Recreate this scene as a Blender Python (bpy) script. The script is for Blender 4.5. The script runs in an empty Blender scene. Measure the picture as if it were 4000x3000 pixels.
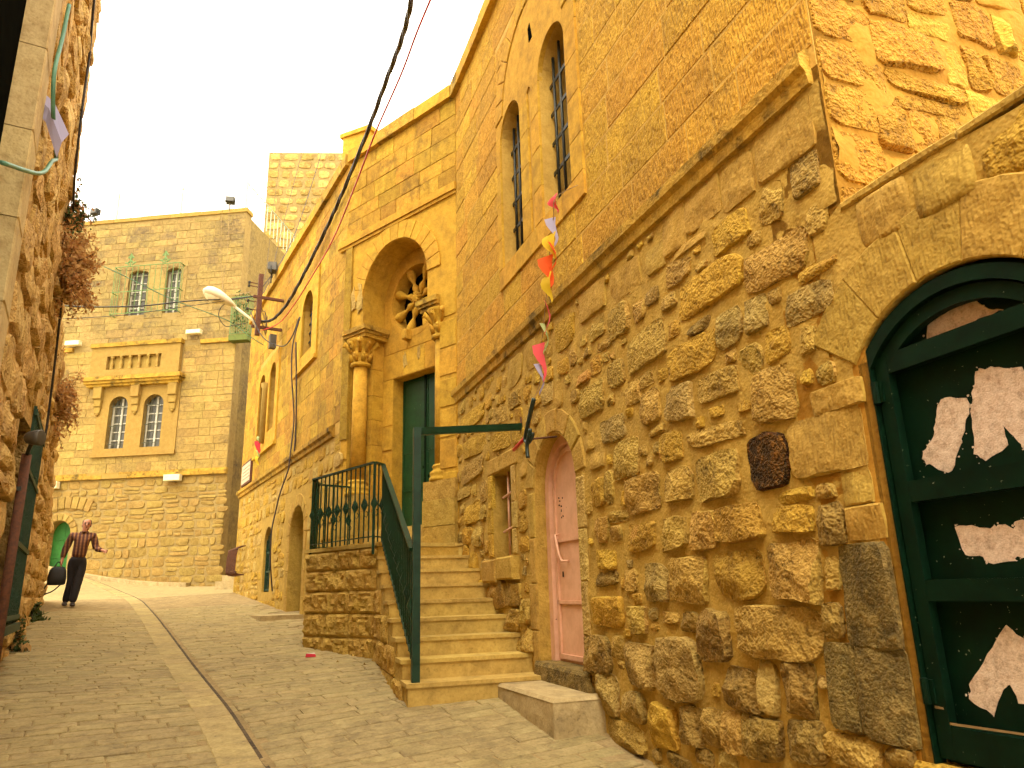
import bpy, bmesh, math, random
from mathutils import Vector, Matrix, noise

# ------------------------------------------------------------------ camera, world, sun, exposure
scene = bpy.context.scene
col = scene.collection
R = math.radians

def az(a):
    """unit vector for an azimuth (0 = straight ahead, + = right) and the vector to its right"""
    a = R(a)
    return Vector((math.sin(a), math.cos(a), 0)), Vector((math.cos(a), -math.sin(a), 0))

cam_d = bpy.data.cameras.new('camera')
cam = bpy.data.objects.new('camera', cam_d)
col.objects.link(cam)
scene.camera = cam
cam_d.sensor_width = 36.0
cam_d.lens = 2858.0 / 4000.0 * 36.0
cam_d.clip_end = 600.0
cam_d.clip_start = 0.05
_p, _r = R(15.69), R(-1.68)
_f = Vector((0, math.cos(_p), math.sin(_p)))
_u = Vector((0, -math.sin(_p), math.cos(_p)))
_x = Vector((1, 0, 0))
_x2 = _x * math.cos(_r) + _u * math.sin(_r)
_u2 = -_x * math.sin(_r) + _u * math.cos(_r)
cam.matrix_world = Matrix(((_x2.x, _u2.x, -_f.x, 0), (_x2.y, _u2.y, -_f.y, 0), (_x2.z, _u2.z, -_f.z, 1.5), (0, 0, 0, 1)))

SUN_AZ, SUN_EL = 198.0, 60.0          # where the hazy light comes from (behind the camera)
world = bpy.data.worlds.new('World')
scene.world = world
world.use_nodes = True
nt = world.node_tree
nt.nodes.clear()
w_out = nt.nodes.new('ShaderNodeOutputWorld')
w_bg = nt.nodes.new('ShaderNodeBackground')
w_sky = nt.nodes.new('ShaderNodeTexSky')
w_sky.sky_type = 'NISHITA'
w_sky.sun_disc = False
w_sky.sun_elevation = R(SUN_EL)
w_sky.sun_rotation = R(SUN_AZ)
w_sky.air_density = 1.0
w_sky.dust_density = 6.0
w_sky.ozone_density = 1.0
w_bw = nt.nodes.new('ShaderNodeHueSaturation')      # overcast: the blue is washed out by cloud
w_bw.inputs['Saturation'].default_value = 0.10
w_mx = nt.nodes.new('ShaderNodeMix')
w_mx.data_type = 'RGBA'
w_mx.inputs[0].default_value = 0.75
w_mx.inputs[7].default_value = (12.0, 10.7, 8.6, 1)
nt.links.new(w_sky.outputs[0], w_bw.inputs['Color'])
nt.links.new(w_bw.outputs[0], w_mx.inputs[6])
nt.links.new(w_mx.outputs[2], w_bg.inputs['Color'])
w_bg.inputs['Strength'].default_value = 0.15
nt.links.new(w_bg.outputs[0], w_out.inputs['Surface'])

sun_d = bpy.data.lights.new('sun', 'SUN')
sun_d.energy = 1.0
sun_d.angle = R(45)
sun_d.color = (1.0, 0.88, 0.66)
sun = bpy.data.objects.new('sun', sun_d)
col.objects.link(sun)
_sd = Vector((math.sin(R(SUN_AZ)) * math.cos(R(SUN_EL)), math.cos(R(SUN_AZ)) * math.cos(R(SUN_EL)), math.sin(R(SUN_EL))))
sun.rotation_euler = (-_sd).to_track_quat('-Z', 'Y').to_euler()

scene.view_settings.view_transform = 'Standard'
scene.view_settings.look = 'None'
scene.view_settings.exposure = 1.42
scene.view_settings.gamma = 1.0
scene.render.engine = 'CYCLES'
scene.cycles.use_denoising = True
scene.cycles.max_bounces = 4
scene.cycles.diffuse_bounces = 3
scene.cycles.use_adaptive_sampling = True
scene.cycles.adaptive_threshold = 0.04
scene.cycles.adaptive_min_samples = 12
scene.cycles.caustics_reflective = False
scene.cycles.caustics_refractive = False
scene.cycles.glossy_bounces = 2

# ------------------------------------------------------------------ frames of the place
aA, nA = az(-20.1)
aB, nB = az(-48.7)
aC, nC = az(-29.9)
aF, nF = az(-83.8)
PA = Vector((-0.7522, 9.8539, 0))      # corner between near wing and portal bay
PB = Vector((-2.8068, 11.6589, 0))     # corner between portal bay and far wing
PF = Vector((-8.82, 22.58, 0))         # right corner of the house at the end
ZUP = Vector((0, 0, 1))

def frame(o, x, y):
    m = Matrix.Identity(4)
    for i in range(3):
        m[i][0], m[i][1], m[i][2], m[i][3] = x[i], y[i], ZUP[i], o[i]
    return m
# local axes of a wall: x along it, y out of it towards the street, z up
FA = frame(nA * 2.68, aA, -nA)
FB = frame(PA, aB, -nB)
FC = frame(PB, aC, -nC)
FF = frame(PF, aF, -nF)
FL = frame(PB - nC * 4.15, -aC, nC)
FD = frame(nA * 2.68 + aA * 2.5, -nA, -aA)
aS, xS = az(-17.2)
FS = frame(Vector((-0.99, 6.77, 0)), xS, aS)        # staircase: x to the right, y up the flight
FI = Matrix.Identity(4)

GY = (-30, 0, 4.5, 5.6, 6.9, 13.7, 18.9, 26, 60)
GZ = (-1.8, 0, .29, .38, .57, 1.17, 1.6, 2.1, 3.6)
def ground(x, y):
    for i in range(len(GY) - 1):
        if y <= GY[i + 1] or i == len(GY) - 2:
            t = (y - GY[i]) / (GY[i + 1] - GY[i])
            z = GZ[i] + t * (GZ[i + 1] - GZ[i])
            break
    lat = (x - PB.x) * nC.x + (y - PB.y) * nC.y
    if lat < -2.1:
        z += 0.045 * min(2.4, -2.1 - lat) * min(1, max(0, (y - 3) / 6))
    t = min(1, max(0, (y - 18) / 4))
    dx = max(0, -8.8 - x)
    z += 0.016 * min(dx, 7) ** 2 * t
    return z

# ------------------------------------------------------------------ small mesh builder
class MB:
    def __init__(self):
        self.v = []; self.f = []
    def add(self, vs, fs):
        o = len(self.v)
        self.v.extend([tuple(p) for p in vs])
        self.f.extend([tuple(i + o for i in f) for f in fs])
        return self
    def box(self, x0, x1, y0, y1, z0, z1):
        vs = [(x0,y0,z0),(x1,y0,z0),(x1,y1,z0),(x0,y1,z0),(x0,y0,z1),(x1,y0,z1),(x1,y1,z1),(x0,y1,z1)]
        return self.add(vs, [(0,3,2,1),(4,5,6,7),(0,1,5,4),(1,2,6,5),(2,3,7,6),(3,0,4,7)])
    def bar(self, p, q, w, h=None, up=(0,0,1)):
        """square bar from p to q"""
        h = w if h is None else h
        p, q = Vector(p), Vector(q)
        d = (q - p).normalized(); up = Vector(up)
        s = d.cross(up)
        if s.length < 1e-4: s = d.cross(Vector((1,0,0)))
        s.normalize(); u = s.cross(d)
        vs = []
        for c in (p, q):
            for a, b in ((-1,-1),(1,-1),(1,1),(-1,1)):
                vs.append(c + s*a*w/2 + u*b*h/2)
        return self.add(vs, [(0,1,2,3),(7,6,5,4),(0,4,5,1),(1,5,6,2),(2,6,7,3),(3,7,4,0)])
    def tube(self, pts, r, n=6, cap=True):
        pts = [Vector(p) for p in pts]
        rs = r if isinstance(r, (list, tuple)) else [r]*len(pts)
        base = len(self.v); last = None
        for i, p in enumerate(pts):
            d = (pts[min(i+1,len(pts)-1)] - pts[max(i-1,0)]).normalized()
            if last is None:
                s = d.cross(Vector((0.3,0.2,1)))
                if s.length < 1e-3: s = d.cross(Vector((1,0,0)))
            else:
                s = last - d*last.dot(d)
                if s.length < 1e-4: s = d.cross(Vector((0,0,1)))
            s.normalize(); last = s; u = d.cross(s)
            for k in range(n):
                a = 2*math.pi*k/n
                self.v.append(tuple(p + (s*math.cos(a)+u*math.sin(a))*rs[i]))
        for i in range(len(pts)-1):
            for k in range(n):
                a=base+i*n+k; b=base+i*n+(k+1)%n
                self.f.append((a,b,b+n,a+n))
        if cap:
            self.f.append(tuple(base+k for k in reversed(range(n))))
            self.f.append(tuple(base+(len(pts)-1)*n+k for k in range(n)))
        return self
    def lathe(self, prof, c=(0,0,0), n=16, axis='z'):
        """prof: list of (radius, height)"""
        base=len(self.v); c=Vector(c)
        for r,h in prof:
            for k in range(n):
                a=2*math.pi*k/n
                x,y=r*math.cos(a),r*math.sin(a)
                self.v.append(tuple(c+(Vector((x,y,h)) if axis=='z' else Vector((x,h,y)) if axis=='y' else Vector((h,x,y)))))
        for i in range(len(prof)-1):
            for k in range(n):
                a=base+i*n+k;b=base+i*n+(k+1)%n
                self.f.append((a,b,b+n,a+n))
        self.f.append(tuple(base+k for k in reversed(range(n))))
        self.f.append(tuple(base+(len(prof)-1)*n+k for k in range(n)))
        return self
    def prism(self, poly, y0, y1, c=0.0):
        """outline in (x,z), from y0 (back) to y1 (front); c chamfers the front edge"""
        n=len(poly)
        ar=sum(poly[i][0]*poly[(i+1)%n][1]-poly[(i+1)%n][0]*poly[i][1] for i in range(n))
        if ar<0: poly=list(reversed(poly))
        rings=[[(x,y0,z) for x,z in poly],[(x,y1-c*.8,z) for x,z in poly]]
        if c>0: rings.append([(x,y1,z) for x,z in inset(poly,c)])
        else: rings[1]=[(x,y1,z) for x,z in poly]
        vs=[p for r in rings for p in r]; fs=[]
        for i in range(len(rings)-1):
            for k in range(n):
                a=i*n+k;b=i*n+(k+1)%n
                fs.append((a,a+n,b+n,b))
        t=(len(rings)-1)*n
        fs.append(tuple(t+k for k in reversed(range(n))))
        return self.add(vs,fs)
    def mesh(self, name, smooth=False):
        me=bpy.data.meshes.new(name)
        me.from_pydata(self.v,[],self.f)
        if smooth:
            me.polygons.foreach_set('use_smooth',[True]*len(me.polygons))
            if smooth=='sharp': me.set_sharp_from_angle(angle=R(24))
        me.update()
        return me

def inset(poly, c):
    n=len(poly); out=[]
    for i in range(n):
        p0=Vector(poly[i-1]);p1=Vector(poly[i]);p2=Vector(poly[(i+1)%n])
        d1=(p1-p0);d2=(p2-p1)
        if d1.length<1e-6 or d2.length<1e-6: out.append(tuple(p1)); continue
        d1.normalize();d2.normalize()
        n1=Vector((-d1.y,d1.x));n2=Vector((-d2.y,d2.x))
        m=n1+n2
        if m.length<1e-4: out.append(tuple(p1)); continue
        m.normalize(); k=c/max(.35,m.dot(n1))
        out.append(tuple(p1+m*k))
    return out

def link(o, parent=None, fr=None):
    col.objects.link(o)
    m = fr if fr is not None else FI
    if parent is not None:
        o.parent = parent
        w = parent['_w'] if '_w' in parent else None
        pm = PM.get(parent.name, FI)
        o.matrix_basis = pm.inverted() @ m
    else:
        o.matrix_basis = m
    PM[o.name] = m
    return o
PM = {}

def obj(name, mb, mat, parent=None, fr=None, smooth=False, kind=None):
    me = mb.mesh(name, smooth) if isinstance(mb, MB) else mb
    if mat is not None and not me.materials: me.materials.append(mat)
    o = bpy.data.objects.new(name, me)
    link(o, parent, fr)
    if kind: o['kind'] = kind
    return o

def tag(o, label, cat=None, group=None, kind=None):
    o['label'] = label
    if cat: o['category'] = cat
    if group: o['group'] = group
    if kind: o['kind'] = kind
    return o

def thing(name, label, cat, loc=(0,0,0), group=None):
    o = bpy.data.objects.new(name, None)
    o.empty_display_size = .2
    link(o, None, Matrix.Translation(Vector(loc)))
    return tag(o, label, cat, group, 'thing')

CAMP = Vector((0,0,1.5))
PIECES = {}
def piece(parent, name, mb, mat, fr, smooth=False):
    """collect an alike piece; the 300 that show largest become objects, the rest one part"""
    vs=mb.v; c=Vector((0,0,0))
    lo=[min(v[i] for v in vs) for i in range(3)]; hi=[max(v[i] for v in vs) for i in range(3)]
    c=fr@Vector([(lo[i]+hi[i])/2 for i in range(3)])
    d=c-CAMP; dep=d.dot(_f)
    ex=sorted([hi[i]-lo[i] for i in range(3)])
    size=ex[2]*ex[1]/max(.5,d.length)**2
    if dep<0.3: size*=.001
    else:
        px=abs(d.dot(_x2)/dep); py=abs(d.dot(_u2)/dep)
        if px>.76 or py>.6: size*=.01
    PIECES.setdefault((parent.name,name),[]).append((size,mb,mat,fr,smooth,parent))

def flush_pieces(limit=300):
    for (pn,name),lst in PIECES.items():
        lst.sort(key=lambda t:-t[0])
        for size,mb,mat,fr,smooth,parent in lst[:limit]:
            obj(name,mb,mat,parent,fr,smooth)
        rest={}
        for t in lst[limit:]:
            rest.setdefault(t[2].name,[]).append(t)
        for mn,ts in rest.items():
            m=MB()
            for size,mb,mat,fr,smooth,parent in ts:
                m.add([fr@Vector(v) for v in mb.v],mb.f)
            obj('distant_'+name+'s' if not name.endswith('s') else name,m,ts[0][2],ts[0][5],FI,ts[0][4],'stuff')

# ------------------------------------------------------------------ walls: sheet with openings
from mathutils.geometry import tessellate_polygon
def slab(outline, holes, depth, y=0.0):
    mb=MB()
    loops=[outline]+holes
    flat=[Vector((x,z,0)) for lp in loops for x,z in lp]
    tris=tessellate_polygon([[Vector((x,z,0)) for x,z in lp] for lp in loops])
    ft=[]
    for t in tris:
        a,b,c=[flat[i] for i in t]
        ft.append(tuple(t) if (b-a).cross(c-a).z<0 else tuple(reversed(t)))
    mb.add([(p.x,y,p.y) for p in flat],ft)
    for lp in loops:
        n=len(lp)
        mb.add([(x,y,z) for x,z in lp]+[(x,y-depth,z) for x,z in lp],[(k,(k+1)%n,(k+1)%n+n,k+n) for k in range(n)])
    return mb

def arch(x0,x1,z0,spring,rise=None,n=10):
    """outline of an arched opening, foot at z0"""
    cx=(x0+x1)/2; w=(x1-x0)/2; rise=w if rise is None else rise
    pts=[(x0,z0),(x1,z0)]
    for k in range(n+1):
        a=math.pi*k/n
        pts.append((cx+w*math.cos(a),spring+rise*math.sin(a)))
    return pts

def voussoirs(parent,name,mat,fr,cx,cz,r0,r1,a0,a1,n,y0,y1,gap=.006,c=.008,ez=1.0):
    for k in range(n):
        t0=R(a0+(a1-a0)*k/n)+gap/r0; t1=R(a0+(a1-a0)*(k+1)/n)-gap/r0
        m=4; pts=[]
        for i in range(m+1):
            t=t0+(t1-t0)*i/m; pts.append((cx+r1*math.cos(t),cz+r1*ez*math.sin(t)))
        for i in range(m+1):
            t=t1+(t0-t1)*i/m; pts.append((cx+r0*math.cos(t),cz+r0*ez*math.sin(t)))
        piece(parent,name,MB().prism(pts,y0,y1+rnd.uniform(-.004,.004),c),mat,fr)

rnd=random.Random(7)
def courses(z0,z1,h,jit=.15):
    out=[z0]
    while out[-1]<z1-h*.6:
        out.append(out[-1]+h*rnd.uniform(1-jit,1+jit))
    out[-1]=z1
    return out

def ashlar(parent,name,mat,fr,x0,x1,z0,z1,h,wmin,wmax,excl=(),gap=.008,proud=.012,var=.005,c=.006,mats=None,wob=0):
    zs=courses(z0,z1,h)
    for i in range(len(zs)-1):
        a,b=zs[i],zs[i+1]
        segs=[(x0,x1)]
        for (e0,e1,f0,f1) in excl:
            ov=min(b,f1)-max(a,f0)
            if ov>(b-a)*.25:
                ns=[]
                for s0,s1 in segs:
                    if e1<=s0 or e0>=s1: ns.append((s0,s1)); continue
                    if e0>s0: ns.append((s0,e0))
                    if e1<s1: ns.append((e1,s1))
                segs=ns
        for s0,s1 in segs:
            x=s0
            while x<s1-.02:
                w=rnd.uniform(wmin,wmax)
                if s1-(x+w)<wmin*.7: w=s1-x
                q0,q1=x+gap/2,x+w-gap/2; r0,r1=a+gap/2,b-gap/2
                if q1-q0>.03:
                    j=lambda:rnd.uniform(-wob,wob)
                    if wob:
                        poly=[(q0+j(),r0+j()),((q0+q1)/2,r0+j()),(q1+j(),r0+j()),(q1+j(),(r0+r1)/2),(q1+j(),r1+j()),((q0+q1)/2,r1+j()),(q0+j(),r1+j()),(q0+j(),(r0+r1)/2)]
                    else: poly=[(q0,r0),(q1,r0),(q1,r1),(q0,r1)]
                    m=mat if mats is None else rnd.choice(mats)
                    piece(parent,name,MB().prism(poly,-.03,proud+rnd.uniform(-var,var),c),m,fr)
                x+=w

def stone_outline(rg,n,sq,seed):
    """blocky outline in the unit square, resampled to n points"""
    k=.05 if sq>=6 else .20
    c=[]
    for sx,sz in ((1,1),(-1,1),(-1,-1),(1,-1)):
        x=sx*rg.uniform(1-k,1.0); z=sz*rg.uniform(1-k,1.0)
        if sq<6 and rg.random()<(.55 if sq>3.1 else .8):
            q=rg.uniform(.10,.42); r=rg.uniform(.10,.42)
            a,b=(x,z-sz*q),(x-sx*r,z)
            c+= [a,b] if sx*sz>0 else [b,a]
        else: c.append((x,z))
    c=[Vector(p) for p in c]; m=len(c)
    per=[(c[(i+1)%m]-c[i]).length for i in range(m)]; tot=sum(per); out=[]
    for i in range(n):
        t=tot*i/n; j=0
        while t>per[j]: t-=per[j]; j=(j+1)%m
        out.append(c[j].lerp(c[(j+1)%m],t/per[j]))
    am=.012 if sq>=6 else .045
    return [(p*.8+(out[i-1]+out[(i+1)%n])*.1)*(1+am*1.8*noise.noise(Vector((p.x*1.7+seed*3.1,p.y*1.7,seed*.7)))+rg.uniform(-am,am)*.7) for i,p in enumerate(out)]

RINGS={7:([1.0,.975,.92,.79,.60,.38,.17],[-.35,.50,.90,1.0,1.0,1.0,1.0]),5:([1.0,.965,.86,.60,.30],[-.35,.55,.95,1.0,1.0]),4:([1.0,.95,.76,.38],[-.35,.70,.97,1.0]),3:([1.0,.92,.5],[-.3,.80,1.0])}
def rock(cx,cz,w,h,prot,seed,n=18,sq=3.2,rings=5,tilt=None,cuts=4):
    """one rough stone set in the wall: outline in (x,z), relief along y"""
    rg=random.Random(seed)
    th=rg.uniform(-.06,.06) if tilt is None else tilt
    fr,yy=RINGS[rings]
    pl=[]
    for _ in range(cuts):
        a=rg.uniform(0,6.283); g=rg.uniform(.2,.9); pl.append((rg.uniform(.72,1.15),g*math.cos(a),g*math.sin(a)-.15))
    ol=stone_outline(rg,n,sq,seed)
    mb=MB(); vs=[]
    def relief(ux,uz,yv,edge):
        y=yv
        for c0,gx,gz in pl:
            v=c0+gx*ux+gz*uz
            y=min(y,v if not edge else max(.15,v))
        y+=.16*noise.noise(Vector((ux*2.4+seed,uz*2.4,seed*1.7)))
        v=noise.voronoi(Vector((ux*2.0+seed,uz*2.6,seed*.3)))[0]
        y+=.16*(v[1]-v[0])-.05
        return max(y,.10)
    for fi,(f,yv) in enumerate(zip(fr,yy)):
        for k in range(n):
            jx=jz=0
            if fi>1: jx,jz=rg.uniform(-.03,.03),rg.uniform(-.03,.03)
            ux,uz=ol[k].x*f+jx,ol[k].y*f+jz
            y=yv if fi==0 else relief(ux,uz,yv,fi==1)
            x,z=ux*w/2,uz*h/2
            vs.append((cx+x*math.cos(th)-z*math.sin(th),y*prot,cz+x*math.sin(th)+z*math.cos(th)))
    vs.append((cx,prot*relief(0,0,1.0,False),cz))
    fs=[]
    for i in range(len(fr)-1):
        for k in range(n):
            a=i*n+k;b=i*n+(k+1)%n
            fs.append((a,a+n,b+n,b))
    t=(len(fr)-1)*n;c=len(vs)-1
    for k in range(n): fs.append((t+k,c,t+(k+1)%n))
    return mb.add(vs,fs)

def coursed(parent,name,fr,x0,x1,z0,z1,h,wmin,wmax,prot,mats,seed,excl=(),inside=None,n=14,sq=4,rings=4,gap=.02,pvar=.5):
    """irregular rubble in rough courses"""
    zs=courses(z0,z1,h,.22); k=0
    for a,b in zip(zs,zs[1:]):
        x=x0+rnd.uniform(-.2,0)
        while x<x1-.06:
            w=rnd.uniform(wmin,wmax)
            w=min(w,x1-x+.02)
            parts=[(x,x+w,a,b)]
            q=rnd.random()
            if q<.22: m=a+(b-a)*rnd.uniform(.4,.6); parts=[(x,x+w,a,m),(x,x+w,m,b)]
            elif q<.34 and w>.3: m=x+w*rnd.uniform(.4,.6); parts=[(x,m,a,b),(m,x+w,a,b-(b-a)*.1)]
            for p0,p1,q0,q1 in parts:
                k+=1
                cx,cz=(p0+p1)/2,(q0+q1)/2+rnd.uniform(-.02,.02); ww,hh=(p1-p0)*1.06-gap,(q1-q0)*1.06-gap
                if hit_open(cx,cz,ww*.9,hh*.9,excl): continue
                if inside and not (inside(cx,cz) and inside(p0+.05,cz+hh*.4)): continue
                piece(parent,name,rock(cx,cz,ww,hh,prot*rnd.uniform(1-pvar,1+pvar),seed+k*.77,n,sq,rings),rnd.choice(mats),fr,'sharp')
            x+=w
def hit_open(x,z,w,h,lst):
    for (a,b,c,d) in lst:
        if x+w/2>a and x-w/2<b and z+h/2>c and z-h/2<d: return True
    return False

def catmull(pts,m=6):
    pts=[Vector(p) for p in pts]; out=[]
    for i in range(len(pts)-1):
        p0=pts[max(i-1,0)];p1=pts[i];p2=pts[i+1];p3=pts[min(i+2,len(pts)-1)]
        for k in range(m):
            t=k/m
            out.append(.5*((2*p1)+(p2-p0)*t+(2*p0-5*p1+4*p2-p3)*t*t+(3*p1-p0-3*p2+p3)*t**3))
    out.append(pts[-1])
    return out
# ------------------------------------------------------------------ materials (all procedural)
def new_mat(name):
    m=bpy.data.materials.new(name); m.use_nodes=True
    nt=m.node_tree; nt.nodes.clear()
    out=nt.nodes.new('ShaderNodeOutputMaterial'); b=nt.nodes.new('ShaderNodeBsdfPrincipled')
    nt.links.new(b.outputs[0],out.inputs[0])
    return m,nt,b

def nd(nt,t,**kw):
    n=nt.nodes.new(t)
    for k,v in kw.items():
        if k.startswith('i_'): n.inputs[k[2:].replace('_',' ')].default_value=v
        else: setattr(n,k,v)
    return n

def ramp(nt,src,stops):
    r=nt.nodes.new('ShaderNodeValToRGB')
    el=r.color_ramp.elements
    while len(el)<len(stops): el.new(.5)
    for e,(p,c) in zip(el,stops):
        e.position=p; e.color=(c[0],c[1],c[2],1) if isinstance(c,(tuple,list)) else (c,c,c,1)
    nt.links.new(src,r.inputs[0]); return r.outputs[0]

def mixc(nt,fac,a,b,mode='MIX'):
    m=nt.nodes.new('ShaderNodeMix'); m.data_type='RGBA'; m.blend_type=mode
    for i,v in ((0,fac),(6,a),(7,b)):
        if hasattr(v,'is_linked') or isinstance(v,bpy.types.NodeSocket): nt.links.new(v,m.inputs[i])
        elif i==0: m.inputs[0].default_value=v
        else: m.inputs[i].default_value=(v[0],v[1],v[2],1)
    return m.outputs[2]

def math_n(nt,op,a,b=None,clamp=False):
    m=nt.nodes.new('ShaderNodeMath'); m.operation=op; m.use_clamp=clamp
    for i,v in ((0,a),(1,b)):
        if v is None: continue
        if isinstance(v,bpy.types.NodeSocket): nt.links.new(v,m.inputs[i])
        else: m.inputs[i].default_value=v
    return m.outputs[0]

def stone(name,dark,mid,light,var=.22,stain=(.05,.045,.03),stain_amt=.25,stain_scale=1.1,bump=.5,dist=.02,fine=1.0,pits=.6,scale=1.0,tool=0.0,rough=.9,hue=.012,patch=None,pit_scale=22.0):
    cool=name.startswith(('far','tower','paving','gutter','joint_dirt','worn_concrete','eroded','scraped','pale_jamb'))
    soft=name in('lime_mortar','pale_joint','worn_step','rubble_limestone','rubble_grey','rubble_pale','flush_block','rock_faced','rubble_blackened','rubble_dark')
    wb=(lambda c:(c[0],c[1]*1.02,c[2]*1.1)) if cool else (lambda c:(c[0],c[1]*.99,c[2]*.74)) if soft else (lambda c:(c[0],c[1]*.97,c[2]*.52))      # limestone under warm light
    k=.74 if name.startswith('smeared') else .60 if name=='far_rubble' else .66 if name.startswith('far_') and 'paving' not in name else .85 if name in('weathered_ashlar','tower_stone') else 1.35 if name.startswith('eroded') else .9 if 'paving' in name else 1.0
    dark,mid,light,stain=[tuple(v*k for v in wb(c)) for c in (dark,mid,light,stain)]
    m,nt,b=new_mat(name)
    tc=nd(nt,'ShaderNodeTexCoord'); oi=nd(nt,'ShaderNodeObjectInfo'); ge=nd(nt,'ShaderNodeNewGeometry')
    rv=math_n(nt,'FRACT',math_n(nt,'ADD',oi.outputs['Random'],math_n(nt,'MULTIPLY',ge.outputs['Random Per Island'],7.137)))
    off=nd(nt,'ShaderNodeCombineXYZ')
    nt.links.new(math_n(nt,'MULTIPLY',rv,31.7),off.inputs[0]); nt.links.new(math_n(nt,'MULTIPLY',rv,17.3),off.inputs[2])
    va=nd(nt,'ShaderNodeVectorMath',operation='ADD')
    nt.links.new(tc.outputs['Object'],va.inputs[0]); nt.links.new(off.outputs[0],va.inputs[1])
    P=va.outputs[0]; P0=tc.outputs['Object']
    def noi(sc,det,ro,vec=P,dis=0):
        n=nd(nt,'ShaderNodeTexNoise'); n.inputs['Scale'].default_value=sc*scale; n.inputs['Detail'].default_value=det
        n.inputs['Roughness'].default_value=ro; n.inputs['Distortion'].default_value=dis; nt.links.new(vec,n.inputs['Vector']); return n.outputs[0]
    n2=noi(8,3.5,.72); n3=noi(44,1.0,.6)
    base=ramp(nt,n2,[(.30,dark),(.5,mid),(.70,light)])
    base=mixc(nt,math_n(nt,'MULTIPLY',ramp(nt,n3,[(.38,1.),(.58,0.)]),.38),base,dark)
    hs=base
    if var>0:      # per-stone variation
        hn=nd(nt,'ShaderNodeHueSaturation'); nt.links.new(base,hn.inputs['Color'])
        r2=math_n(nt,'FRACT',math_n(nt,'MULTIPLY',rv,13.77)); r3=math_n(nt,'FRACT',math_n(nt,'MULTIPLY',rv,57.31))
        nt.links.new(math_n(nt,'ADD',math_n(nt,'MULTIPLY',r2,2*var),1-var),hn.inputs['Value'])
        nt.links.new(math_n(nt,'ADD',math_n(nt,'MULTIPLY',r3,2*hue),.5-hue),hn.inputs['Hue'])
        hs=hn.outputs[0]
    c=hs
    s=ramp(nt,noi(stain_scale*1.15,2.5,.7,P0),[(.47,0.),(.64,1.)])      # weather stains
    s2=ramp(nt,n2,[(.34,1.),(.62,.25)])
    c=mixc(nt,math_n(nt,'MULTIPLY',math_n(nt,'MULTIPLY',s,s2),stain_amt),c,stain)
    if patch:
        pm=ramp(nt,noi(2.6,1,.6,P0),[(.60,0.),(.66,1.)])
        c=mixc(nt,math_n(nt,'MULTIPLY',pm,patch[1]),c,patch[0])
    pit=math_n(nt,'MULTIPLY',ramp(nt,n3,[(.24,1.),(.40,0.)]),ramp(nt,n2,[(.38,1.),(.58,.15)]))
    c=mixc(nt,math_n(nt,'MULTIPLY',pit,.75*pits,True),c,tuple(x*.3 for x in dark))
    nt.links.new(c,b.inputs['Base Color'])
    b.inputs['Roughness'].default_value=rough
    b.inputs['Specular IOR Level'].default_value=.2
    h=math_n(nt,'ADD',math_n(nt,'MULTIPLY',n2,1.6),math_n(nt,'MULTIPLY',n3,.30*fine+.35*pits))
    if tool>0:
        mp=nd(nt,'ShaderNodeMapping'); mp.inputs['Rotation'].default_value=(0,R(62),0); mp.inputs['Scale'].default_value=(75,20,16)
        nt.links.new(P,mp.inputs['Vector'])
        nn=nd(nt,'ShaderNodeTexNoise'); nn.inputs['Scale'].default_value=1; nn.inputs['Detail'].default_value=0; nt.links.new(mp.outputs[0],nn.inputs['Vector'])
        h=math_n(nt,'ADD',h,math_n(nt,'MULTIPLY',nn.outputs[0],tool))
    bp=nd(nt,'ShaderNodeBump'); bp.inputs['Strength'].default_value=bump; bp.inputs['Distance'].default_value=dist
    nt.links.new(h,bp.inputs['Height']); nt.links.new(bp.outputs[0],b.inputs['Normal'])
    return m

def paint(name,c,c2=None,rough=.45,metal=0,chips=None,bump=.15,scale=6,spec=.5):
    m,nt,b=new_mat(name)
    tc=nd(nt,'ShaderNodeTexCoord')
    n=nd(nt,'ShaderNodeTexNoise'); n.inputs['Scale'].default_value=scale; n.inputs['Detail'].default_value=3; n.inputs['Roughness'].default_value=.7
    nt.links.new(tc.outputs['Object'],n.inputs['Vector'])
    c2=c2 or tuple(x*.7 for x in c)
    o=ramp(nt,n.outputs[0],[(.35,c2),(.6,c)])
    if chips:
        k=nd(nt,'ShaderNodeTexNoise'); k.inputs['Scale'].default_value=chips[2] if len(chips)>2 else 40; k.inputs['Detail'].default_value=2
        nt.links.new(tc.outputs['Object'],k.inputs['Vector'])
        o=mixc(nt,ramp(nt,k.outputs[0],[(chips[1],0.),(chips[1]+.03,1.)]),o,chips[0])
    nt.links.new(o,b.inputs['Base Color'])
    b.inputs['Roughness'].default_value=rough; b.inputs['Metallic'].default_value=metal; b.inputs['Specular IOR Level'].default_value=spec
    bp=nd(nt,'ShaderNodeBump'); bp.inputs['Strength'].default_value=bump; bp.inputs['Distance'].default_value=.004
    nt.links.new(n.outputs[0],bp.inputs['Height']); nt.links.new(bp.outputs[0],b.inputs['Normal'])
    return m

M={}
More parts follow.
